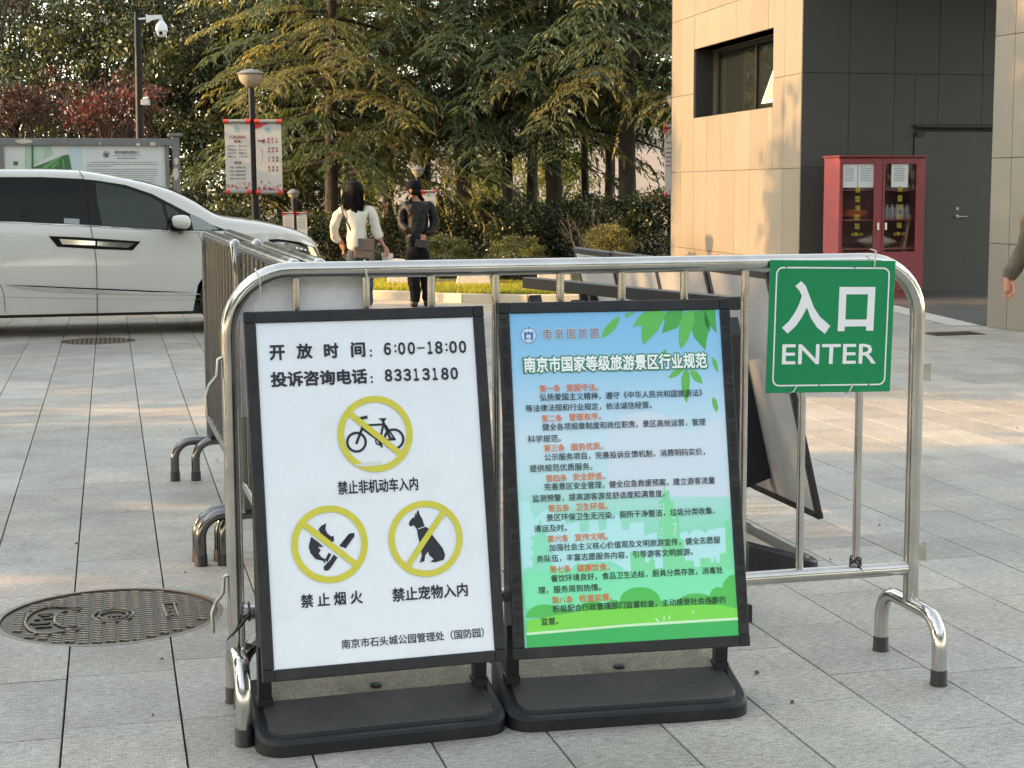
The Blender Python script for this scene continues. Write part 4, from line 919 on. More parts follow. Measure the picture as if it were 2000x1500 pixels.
rows8 = [('监测预警，提高游客游览舒适度和满意度。', 305, 1300, 174, 126, 0), ('第五条', 425, 582, 243, 236, 1), ('卫生环保。', 630, 870, 232, 222, 1), ('景区环保卫生无污染，厕所干净整洁，垃圾分类收集、', 412, 1675, 322, 250, 0), ('清运及时。', 318, 565, 397, 385, 0),
         ('第六条', 420, 578, 472, 465, 1), ('宣传文明。', 625, 870, 460, 450, 1), ('加强社会主义核心价值观及文明旅游宣传，健全志愿服', 430, 1715, 547, 470, 0), ('务队伍，丰富志愿服务内容，引导游客文明旅游。', 338, 1510, 630, 560, 0),
         ('第七条', 438, 595, 702, 694, 1), ('健康饮食。', 640, 885, 690, 680, 1), ('餐饮环境良好，食品卫生达标，厨具分类存放，消毒处', 445, 1735, 777, 698, 0), ('理，服务周到热情。', 350, 820, 860, 832, 0),
         ('第八条', 452, 610, 932, 924, 1), ('检查监督。', 658, 905, 918, 905, 1), ('积极配合行政管理部门监督检查，主动接受社会各界的', 458, 1755, 1007, 918, 0), ('监督。', 370, 500, 1092, 1086, 0)]
for zf, rws in ((z7, rows7), (z8, rows8)):
    for (b__, xa, xb, ya, yb_, og) in rws: P2.txt('lettering', b__, zf(xa, ya), zf(xb, yb_), (56 if og else 56) / 3.846, orx if og else tx, s2, off=.014 if og else .010, lift=.0036)
# ridged side strips of the poster frame on stand 2
for s_ in (0, 1):
    mb = MB(); a0 = fwd * .22 if s_ == 0 else W2 - fwd * .78; q = .05
    while q < H2 - .05:
        q += rnd.choice((.006, .006, .007, .012)); 
        if rnd.random() < .12: q += .012
        mb.obox(P2.pt(a0, q, .0062), P2.ex * fwd * .56, P2.n * .0016, P2.ey * .0022)
    mb.build('ridge_strip', alu_edge, s2, world=True, kind='stuff')

# ---- row of four more stands behind the barrier, seen from the back
for k in range(4):
    lab = ['nearest grey backed stand of the row behind the green entrance sign', 'second grey backed stand in the row behind the barrier', 'third grey backed stand in the row behind the barrier', 'farthest grey backed stand of the row, end nearest the hedge'][k]
    t, _, o_, X_, up_, nb_ = stand(lab, .66, 1.0, .235 + .006 * (k % 2), 'sign stands seen from the back', reverse=True)
    M_ = place(t, gp(2.668 + .004 * k, 6.05 + .672 * k, 0), ROTG + PI / 2)
    # loose wire behind
    mb = MB(); mb.tube([M_ @ Vector((.1 * math.sin(i * 1.3 + k) + .05, .19 + .012 * i + .02, .62 + .05 * i + .03 * math.sin(i * 2))) for i in range(6)], .002, 5); mb.build('loose_wire', blacktie, t, world=True)
# ---- dark rack behind stand 2
rk = thing('display_rack', tuple(gp(2.075, 5.1, 0)), 'dark grey upright steel rack just behind the poster stand', 'rack')
ra, rb_ = gp(2.062, 5.10, 0), gp(1.70, 6.5, 0); rd = (rb_ - ra); RL = rd.length; rd /= RL; rn = Vector((-rd.y, rd.x, 0))
mb = MB(); mb.obox(ra + Z * 1.085 - rn * .0, rd * RL, rn * .05, Z * .045); mb.build('top_bar', alu_edge, rk, world=True, bevel=.003)
mb = MB(); mb.obox(ra + Z * .06, rd * RL, rn * .05, Z * .05); mb.build('bottom_bar', alu_edge, rk, world=True, bevel=.003)
for q in (0, .34, .68, 1.02, 1.36):
    mb = MB(); mb.obox(ra + rd * q - rn * .004, rd * .045, rn * .058, Z * 1.0); mb.prism([(0, 0), (.045, 0), (.0225, .06)], ra + rd * q - rn * .004 + Z * 1.0, rd, Z, rn * .058) ; mb.build('post', alu_edge, rk, world=True, bevel=.002)
mb = MB(); mb.obox(ra - rn * .05 - rd * .02, rd * .09, rn * .15, Z * .06); mb.obox(ra - rn * .05 + rd * (RL - .1), rd * .09, rn * .15, Z * .06); mb.build('foot_plate', alu_edge, rk, world=True, bevel=.003)

# ================================================================== WHITE VAN
VU = 17.0
def vxz(px, py): v, z = onu(px, py, VU); return v, z
VN = vxz(637, 513)[0]                       # nose in v
XR = VN - 4.95                              # tail
van = thing('parked_van', tuple(gp((VN + XR) / 2, VU + .92, 0)), 'white people carrier parked beyond the side barriers, nose to the right', 'van', ROTG)
vc = (VN + XR) / 2
def lx(px, py): v, z = vxz(px, py); return v - vc, z
HW = .92
top = [lx(*p) for p in ((0, 329.7), (60, 329.9), (110, 331), (154, 333), (187, 337.5), (220.5, 344), (250, 349.5), (280, 356), (308, 363.5), (336, 372), (360, 383), (385, 396), (408, 411), (430.5, 424), (447, 430), (462, 434.5), (485, 437), (507, 440), (534, 445), (560, 450.5), (578, 455.5), (595, 461), (610, 467.5), (623, 475), (630, 485), (635, 496), (637.5, 508))]
xt = XR - vc
top = [(xt + .0, 1.05), (xt + .05, 1.45), (xt + .18, 1.62), (xt + .45, 1.675)] + top
tX = np.array([p[0] for p in top]); tZ = np.array([p[1] for p in top])
def ztop(x):
    q = min(1, max(0, (x - (VN - vc - 1.15)) / .25)) * min(1, max(0, (VN - vc - x) / .12))
    return float(np.interp(x, tX, tZ)) + .014 + .034 * q
ZS = lx(200, 611.5)[1]
def zbot(x):
    return ZS
xn = VN - vc
def plan(x):
    d = max(0, x - (xn - 1.05)) / 1.05; e_ = max(0, (xt + .5) - x) / .5
    return .40 * d ** 2.6 + .16 * e_ ** 2
def side(x, z):
    """distance of the body side from the centre plane"""
    b = .030 * max(0, (.42 - z) / .2) + (.018 * math.sin(min(1, max(0, (z - .45) / .5)) * PI)) * -1
    tum = max(0, z - 1.02) * .20 + max(0, z - 1.45) * .12
    return HW - b - tum - plan(x)
wheel_x = (xn - .98, xn - .98 - 2.9); WR = .345
nx = 90; xs = np.linspace(xt, xn, nx); ns = 16; nr = 7
mb = MB(); ring_n = None
for x in xs:
    zt_, zb_ = ztop(x), zbot(x); P = []
    arch = 0
    for wx in wheel_x:
        d = abs(x - wx)
        if d < WR + .05: arch = max(arch, math.sqrt((WR + .05) ** 2 - d * d) + .34 - zb_ + .0)
    zb_ = zb_ + max(0, arch) * 1.0 if arch > 0 else zb_
    rr_ = min(.10, (zt_ - zb_) * .3)
    zs_ = zt_ - rr_
    for j in range(ns): z = zb_ + (zs_ - zb_) * j / (ns - 1); P.append((side(x, z), z))
    ys = side(x, zs_); rin = min(.16, ys * .5)
    for j in range(1, nr): a = rad(90 * j / (nr - 1)); P.append((ys - rin * (1 - math.cos(a)), zs_ + (rr_ - .012) * math.sin(a)))
    for k in (.6, .3, 0): P.append(((ys - rin) * k, zt_ - .012 + .012 * (1 - k * k)))
    full = [(-y, z) for y, z in P] + [(y, z) for y, z in P[::-1][1:]]
    ring_n = len(full); mb.v += [(x, y, z) for y, z in full]
for i in range(nx - 1):
    for j in range(ring_n - 1): a = i * ring_n + j; mb.f.append((a, a + ring_n, a + ring_n + 1, a + 1)[::-1])
mb.f.append(tuple((nx - 1) * ring_n + j for j in range(ring_n))); mb.f.append(tuple(range(ring_n - 1, -1, -1))); mb.m = [0] * len(mb.f)
pearl = mat('pearl_white_paint', (0.48, 0.475, 0.45), 0.28, 0.0, 3, 0.02, coat=1.0, spec=.6)
mb.build('body', pearl, van, smooth=32)
mb = MB(); mb.box((0, 0, ZS + .02), (4.5, 1.55, .12)); mb.build('underbody', rubber, van)
blk = mat('gloss_black_trim', (0.005, 0.005, 0.006), 0.2, 0, coat=0, spec=.15); vglass = mat('tinted_car_glass', (0.003, 0.004, 0.004), 0.02, 0, spec=.16)
vglass2 = mat('green_tinted_glass', (0.010, 0.019, 0.016), 0.02, 0, spec=.3); chrome = mat('chrome', (.68, .68, .68), .1, 1.0)
def drape(polypx, name, m, off, parent=None, lab=None, local=None):
    pts = local or [lx(*p) for p in polypx]; n = len(pts)
    dense = []
    for i in range(n):
        a, b = Vector(pts[i]), Vector(pts[(i + 1) % n]); k = max(1, int((b - a).length / .08)); dense += [a.lerp(b, q / k) for q in range(k)]
    xs_, zs_ = [p.x for p in dense], [p.y for p in dense]; inner = []
    x = min(xs_) + .07
    while x < max(xs_):
        z = min(zs_) + .07
        while z < max(zs_):
            inside = False; j = len(dense) - 1
            for i in range(len(dense)):
                a, b = dense[i], dense[j]
                if (a.y > z) != (b.y > z) and x < (b.x - a.x) * (z - a.y) / (b.y - a.y) + a.x: inside = not inside
                j = i
            if inside: inner.append(Vector((x, z)))
            z += .07
        x += .07
    r = delaunay_2d_cdt(dense + inner, [], [list(range(len(dense)))], 1, 1e-5)
    q = MB(); q.add([(p.x, -(side(p.x, p.y) + off), p.y) for p in r[0]], [tuple(f) for f in r[2]])
    o = q.build(name, m, parent or van, smooth=60, label=lab); return o
def seam(pxs, w=.006, off=.0015, name='panel_gap', m=None, parent=None):
    pts = [lx(*p) for p in pxs]; q = MB(); P3 = []
    for i in range(len(pts) - 1):
        a, b = Vector(pts[i]), Vector(pts[i + 1]); k = max(1, int((b - a).length / .06)); P3 += [a.lerp(b, s / k) for s in range(k)]
    P3.append(Vector(pts[-1])); q.tube([(p.x, -(side(p.x, p.y) + off), p.y) for p in P3], w / 2, 6); return q.build(name, m or blk, parent or van, smooth=60)
# side glass: black surround first, panes proud of it
drape([(-250, 342), (0, 345.5), (80, 345.5), (157, 349), (187, 352), (245, 361), (297, 378.5), (340, 401), (378, 421), (412, 438), (442, 449.5), (434, 451), (371, 450.5), (350, 451), (196, 441), (175, 439.5), (0, 432), (-250, 428)], 'window_surround', blk, .003)
drape([(-240, 347), (0, 350), (40, 350), (38, 431), (0, 429), (-240, 424)], 'rear_side_window', vglass, .005)
drape([(44, 350), (80, 350), (146, 353), (154, 358), (160, 438), (66, 433.5)], 'sliding_door_window', vglass, .005)
drape([(186, 356), (215, 361), (250, 369), (290, 383), (314, 396), (317, 402), (329, 448), (200, 440.5), (190, 392)], 'front_door_window', vglass2, .005)
drape([(323, 400), (334, 404), (350, 416), (352, 420), (346, 449.5), (336, 449), (325, 410)], 'quarter_window', vglass2, .005)
drape([(371, 417), (390, 425), (415, 440), (428, 448), (378, 449.5)], 'triangle_window', mat('light_car_glass', (0.10, 0.14, 0.13), .03, 0, spec=1.0), .005)
drape([(125, 426), (155, 428), (155, 438), (125, 436.5)], 'window_sticker', mat('grey_sticker', (.25, .28, .29), .4), .008)
seam([(-200, 428), (0, 433.2), (175, 441.5), (300, 449.5), (392, 454.5)], .011, .003, 'chrome_beltline', chrome)
seam([(154, 333), (159, 341), (164, 352), (168, 380), (175, 432), (182, 470), (187, 500), (189, 530), (190, 611)], .007, .0035)
seam([(387, 454), (394, 472), (399, 496), (401, 530), (400, 575), (394, 608)], .006)
seam([(-2, 552), (4, 563), (7, 573), (9, 590), (10, 611)], .006)
seam([(0, 580), (190, 583.5), (400, 585)], .003, .001, 'sill_crease', mat('shadow_gap', (.2, .2, .19), .6))  # thin grey line paints the shade of the sill crease
hp = drape([(95, 461), (150, 463), (275, 471.5), (259, 489), (190, 486.5), (112, 482)], 'handle_recess', blk, .004)
drape([(116, 466.5), (186, 471), (186, 479), (122, 477)], 'door_handle', chrome, .018, hp); drape([(190, 471.5), (245, 474), (262, 475), (250, 484), (190, 480)], 'door_handle', chrome, .018, hp)
drape([(7, 557), (60, 559), (190, 565), (300, 570), (380, 572.5), (393, 574.5), (380, 576), (300, 575.5), (190, 574), (90, 569), (40, 563)], 'lower_chrome_trim', chrome, .008)
drape([(7, 556), (60, 557.5), (190, 563), (300, 568), (380, 571), (300, 570.5), (190, 565.5), (60, 559.5)], 'lower_black_trim', blk, .012)
# windscreen, far to near pillar, seen as a dark slope over the cowl
def roofpatch(x0, x1, yf, name, m, off, n=10):
    q = MB()
    for i in range(n + 1):
        x = x0 + (x1 - x0) * i / n; ys = side(x, ztop(x)) - yf
        for j in range(9): q.v.append((x, -ys + 2 * ys * j / 8, ztop(x) + off))
    for i in range(n):
        for j in range(8): a = i * 9 + j; q.f.append((a, a + 9, a + 10, a + 1))
    q.m = [0] * len(q.f); return q.build(name, m, van, smooth=60)
roofpatch(lx(262, 352)[0], lx(436, 427)[0], .20, 'windscreen', vglass2, .004)
# head lamp
hl_ = drape([(523, 468), (546, 467), (590, 474), (623, 485), (630, 499), (635, 513), (615, 511), (595, 506), (575, 499), (560, 492), (540, 480)], 'headlight', blk, .006)
lampg = mat('lamp_glass', (.35, .35, .36), .08, .6, coat=1)
drape([(536, 473), (560, 473), (585, 479), (600, 486), (598, 491), (575, 489), (552, 482)], 'headlight_lens', lampg, .012, hl_)
amber = mat('lamp_reflector', (.42, .30, .17), .2, .3, coat=1); drape([(606, 481), (617, 485), (626, 500), (630, 512), (622, 511), (612, 497)], 'side_marker', amber, .012, hl_)
for px in (583, 592, 601, 609):
    c = lx(px, 486 + (px - 583) * .22); mb = MB(); mb.lathe([(.016, 0), (.012, .012), (0.0001, .016)], (c[0], -(side(*c) + .010), c[1]), 10, Matrix.Rotation(PI / 2, 4, 'X')); mb.build('lamp_bead', chrome, hl_, smooth=50)
for (a, b) in (((545, 484), (622, 508)), ((565, 495), (634, 520))): seam([a, b], .012, .013, 'lamp_strip', chrome, hl_)
# nose: grille bars across the front
mb = MB()
for k in range(7):
    z = .38 + .085 * k; x = xn + .004; mb.tube([(x - .10, -.52, z), (x - .02, -.40, z), (x + .012, 0, z), (x - .02, .40, z), (x - .10, .52, z)], .014, 6)
mb.build('grille', chrome, van, smooth=50)
mb = MB(); mb.box((xn - .01, 0, .46), (.04, .72, .12)); mb.build('bumper_intake', blk, van, bevel=.02)
# mirror
mc = lx(352, 438); y_m = -(HW + .12)
def ell(c, r3, n=14, k=9, pw=.75):
    q = MB()
    for i in range(k + 1):
        t_ = PI * i / k
        for j in range(n):
            a = 2 * PI * j / n; sg = lambda v: math.copysign(abs(v) ** pw, v)
            q.v.append((c[0] + r3[0] * sg(math.sin(t_)) * sg(math.cos(a)), c[1] + r3[1] * sg(math.sin(t_)) * sg(math.sin(a)), c[2] + r3[2] * sg(math.cos(t_))))
    for i in range(k):
        for j in range(n): a, b = i * n + j, i * n + (j + 1) % n; q.f.append((a, a + n, b + n, b))
    q.m = [0] * len(q.f); return q
mo = ell((mc[0], y_m, mc[1] + .025), (.105, .13, .075)).build('mirror_housing', pearl, van, smooth=60)
ell((mc[0] - .035, y_m + .02, mc[1] + .005), (.10, .12, .085)).build('mirror_glass_side', blk, mo, smooth=60)
mb = MB(); mb.tube([(mc[0] - .01, y_m + .02, mc[1] - .05), (mc[0] + .02, -(HW - .12), mc[1] - .085)], .035, 8); mb.build('mirror_arm', blk, mo, smooth=50)
# wheels
for wx in wheel_x:
    for sy in (-1, 1):
        Mx = Matrix.Rotation(-PI / 2 * -sy, 4, 'X'); mb = MB()
        mb.lathe([(.22, -.1), (.31, -.11), (.338, -.09), (.345, -.03), (.345, .03), (.338, .09), (.31, .11), (.22, .1)], (wx, sy * (HW - .14), .345), 40, Mx); w_ = mb.build('wheel', rubber, van, smooth=40)
        mb = MB(); mb.lathe([(.225, -.02), (.225, .095), (.21, .10), (.2, .06), (0.0001, .05)], (wx, sy * (HW - .14), .345), 30, Mx)
        for k in range(10):
            a = 2 * PI * k / 10; p = Vector((math.cos(a), math.sin(a), 0)); mb.tube([Vector((wx, sy * (HW - .14), .345)) + Mx.to_3x3() @ (p * .03 + Vector((0, 0, .075))), Vector((wx, sy * (HW - .14), .345)) + Mx.to_3x3() @ (p * .21 + Vector((0, 0, .09)))], .014, 6)
        mb.build('rim', steel_dull, w_, smooth=40)
mb = MB(); mb.box((lx(60, 400)[0], -.2, .55), (.01, .01, .01)); 

# ================================================================== NOTICE BOARD, POLE, LAMPS
NBY = 20.2
npn = thing('notice_board', tuple(at(170, 640, NBY).xy.to_3d()), 'long grey framed notice board with a park map behind the white van', 'notice board')
gp0 = at(170, 400, NBY); NBP = Panel(at(8.5, 400, NBY), V, Z); 
grey_paint = mat('grey_board_paint', (0.125, 0.13, 0.13), 0.5, 0, 12, .08, dirt=(0.17, .17, .165), dscale=2, damt=.6)
peel = mat('peeled_plaster', (.45, .41, .33), .8, 0, 20, .15)
def npt(px, py): return onplane(px, py, NBP.o, NBP.n)
def nbar(p0, p1, w0_, depth, name, m, off=0.0):
    """bar between two pixel corners lower-left p0, upper-right p1 on the board plane"""
    a, b = NBP.ab(*p0), NBP.ab(*p1); q = MB(); q.obox(NBP.pt(a[0], min(a[1], b[1]), off), NBP.ex * (b[0] - a[0]), -NBP.n * depth, NBP.ey * abs(b[1] - a[1])); return q.build(name, m, npn, world=True, bevel=.004)
za, zb1 = NBP.ab(170, 284)[1], NBP.ab(170, 270.5)[1]
nb_l, nb_r = NBP.ab(-260, 300)[0], NBP.ab(344, 300)[0]
q = MB(); q.obox(NBP.pt(nb_l, za, .05), NBP.ex * (nb_r - nb_l), -NBP.n * .16, NBP.ey * (zb1 - za)); q.build('top_rail', grey_paint, npn, world=True, bevel=.006)
q = MB(); q.obox(NBP.pt(nb_l, .35 - NBP.o.z, .05), NBP.ex * (nb_r - nb_l), -NBP.n * .16, NBP.ey * .1); q.build('bottom_rail', grey_paint, npn, world=True, bevel=.006)
for (xa, xb) in ((337, 350.5), (322.5, 330), (-3, 8.2), (-250, -238)):
    a, b = NBP.ab(xa, 300)[0], NBP.ab(xb, 300)[0]; hi = NBP.ab(343, 266)[1] if xa > 335 else za
    q = MB(); q.obox(NBP.pt(a, -NBP.o.z, .052 if xa != 322.5 else .03), NBP.ex * (b - a), -NBP.n * .13, NBP.ey * (hi + NBP.o.z)); q.build('post', grey_paint, npn, world=True, bevel=.006)
a, b = NBP.ab(328, 263)[0], NBP.ab(356, 263)[0]; z0, z1 = NBP.ab(343, 266)[1], NBP.ab(343, 260.5)[1]
q = MB(); q.obox(NBP.pt(a, z0, .09), NBP.ex * (b - a), -NBP.n * .2, NBP.ey * (z1 - z0)); q.build('post_cap', grey_paint, npn, world=True, bevel=.004)
boardp = mat('notice_print', (.50, .53, .52), .35, 0, 6, .04)
q = MB(); a, b = NBP.ab(-238, 300)[0], NBP.ab(322.5, 300)[0]; q.obox(NBP.pt(a, .45 - NBP.o.z, 0), NBP.ex * (b - a), -NBP.n * .02, NBP.ey * (za - .45 + NBP.o.z)); q.build('panel', boardp, npn, world=True)
zn = lambda x, y: (x / 5.263, 250 + y / 5.263)
def nart(polys, name, m, lift): NBP.flat([[NBP.ab(*zn(*p)) for p in poly] for poly in polys], name, m, npn, lift)
nart([[(260, 175), (330, 175), (330, 420), (260, 420)], [(345, 178), (520, 182), (545, 260), (500, 300), (350, 380)]], 'printed_map', mat('pale_green_print', (.30, .42, .33), .4), .003)
nart([[(370, 195), (440, 200), (455, 250), (450, 340), (375, 350), (360, 270)]], 'printed_map', mat('pale_map_print', (.38, .48, .40), .4), .005)
nart([[(322, 175), (342, 175), (346, 400), (420, 375), (560, 320), (640, 285), (705, 270), (712, 300), (738, 430), (735, 560), (320, 560), (325, 300)]], 'printed_map', mat('dark_green_print', (.025, .12, .04), .4), .006)
nart([[(430, 400), (560, 320), (640, 290), (600, 330), (470, 420)], [(640, 320), (655, 320), (665, 420), (650, 425)], [(520, 400), (600, 345), (610, 360), (540, 420)]], 'printed_map', mat('leaf_green_print', (.10, .26, .08), .4), .008)
nart([[(708, 188), (845, 190), (850, 560), (745, 560), (735, 400)]], 'printed_river', mat('pale_blue_print', (.38, .50, .54), .4), .004)
nart([[(138, 342), (185, 342), (185, 385), (138, 385)]], 'printed_square', mat('dark_green_print', (.025, .12, .04), .4), .004)
dkt = mat('dark_print', (.06, .08, .09), .5)
NBP.flat([[NBP.ab(*zn(*p)) for p in q_] for q_ in ringpoly((1092, 273), 33, 27, 20)] + [[NBP.ab(*zn(*p)) for p in [(1070, 255), (1082, 262), (1092, 256), (1102, 262), (1114, 255), (1110, 285), (1092, 300), (1074, 285)]]], 'logo', dkt, npn, .004)
NBP.txt('lettering', '南京国防园简介', zn(1180, 250), zn(1432, 252), 32 / 5.263, dkt, npn, off=.02, lift=.004)
def dashes(panel, x0, x1, y, zf, th, seed, lift=.004):
    r = random.Random(seed); out = []; x = x0
    while x < x1:
        w_ = r.uniform(8, 26); e_ = min(x + w_, x1); out.append([panel.ab(*zf(x, y + th / 2)), panel.ab(*zf(e_, y + th / 2)), panel.ab(*zf(e_, y - th / 2)), panel.ab(*zf(x, y - th / 2))]); x = e_ + r.uniform(2, 5)
    return out
ls = dashes(NBP, 1155, 1455, 283, zn, 6, 1) + dashes(NBP, 1205, 1410, 310, zn, 10, 2)
for k, (xa, xb, y) in enumerate(((920, 1625, 352), (892, 1625, 376), (892, 1165, 394), (892, 1620, 424), (892, 1620, 445), (892, 1620, 467), (892, 1625, 490), (892, 1580, 508), (892, 1600, 530), (892, 1600, 552), (892, 1500, 572), (892, 1600, 600), (892, 1600, 622))): ls += dashes(NBP, xa, xb, y, zn, 6, k + 5)
NBP.flat(ls, 'print_lines', mat('grey_text_print', (.16, .17, .18), .5), npn, .004).__setitem__('kind', 'stuff')
def blob(cx_, cy_, rx, ry, sd_): r = random.Random(sd_); return [(cx_ + rx * math.cos(a) * r.uniform(.8, 1.1), cy_ + ry * math.sin(a) * r.uniform(.8, 1.1)) for a in [2 * PI * i / 14 for i in range(14)]]
for cxx, cyy, rx, ry in ((250, 138, 92, 24), (1028, 160, 9, 15), (1418, 170, 23, 18), (1568, 165, 32, 22), (1638, 184, 7, 7), (1810, 340, 24, 40), (1805, 470, 30, 70)):
    NBP.flat([[NBP.ab(*zn(*p)) for p in blob(cxx, cyy, rx, ry, int(cxx))]], 'bare_patch', peel, npn, .0545)

blackp = mat('black_pole_paint', (0.007, 0.008, 0.010), 0.5, 0, 20, .2, spec=.25)
# camera pole
cp0 = at(276, 400, 21.0); cpx = thing('camera_pole', (cp0.x, cp0.y, 0), 'tall black pole left of the lamp, rising through the red maple', 'pole')
tp = at(269, 22, 21.0); mb = MB(); mb.tube([(cp0.x, cp0.y, 0), (cp0.x + .0, cp0.y, 1.5), tuple(tp)], [.052, .05, .044], 16); mb.build('shaft', blackp, cpx, world=True, smooth=50)
mb = MB(); mb.box(tp + Z * .01, (.13, .13, .02)); mb.build('cap_plate', blackp, cpx, world=True); 
lb = at(284, 200, 21.0); mb = MB(); mb.box(lb, (.10, .1, .07)); mb.tube([lb + Vector((-.02, -.03, .05)), lb + Vector((.05, -.05, .055))], .018, 8); mb.build('small_device', mat('pale_device', (.5, .5, .5), .4), cpx, world=True, bevel=.01)
camw = mat('white_camera_shell', (.62, .64, .66), .35)
a_, b_2, c_2 = at(286, 36, 20.95), at(314, 34, 20.95), at(315, 44, 20.95)
ct = thing('security_camera', tuple(c_2), 'white dome security camera hanging from a bracket on the tall pole', 'camera')
mb = MB(); e1 = (b_2 - a_).normalized(); mb.prism([(0, -.055), (.02, -.055), (.06, -.03), (.19, -.012), (.19, .03), (.02, .035), (0, .055)], a_ + Vector((0, .03, 0)), e1, Z, Vector((0, -.06, 0))); mb.tube([b_2, c_2 - Z * .02], .025, 12); mb.tube([a_ - e1 * .0, a_ - e1 * .1], .012, 8); mb.build('bracket', camw, ct, world=True, smooth=40)
mb = MB(); mb.lathe([(0.0001, .02), (.03, .02), (.045, 0), (.068, -.03), (.078, -.075), (.080, -.108), (.07, -.11)], c_2, 24); mb.build('dome_cap', camw, ct, world=True, smooth=40)
mb = MB(); mb.lathe([(.066, -.108), (.068, -.135), (.056, -.165), (.03, -.182), (0.0001, -.185)], c_2, 20); mb.build('eye_ball', camw, ct, world=True, smooth=60)
mb = MB(); mb.lathe([(.022, 0), (.02, .01), (0.0001, .012)], c_2 + Vector((.005, -.066, -.138)), 14, Matrix.Rotation(PI / 2, 4, 'X')); mb.build('lens', blk, ct, world=True, smooth=40)

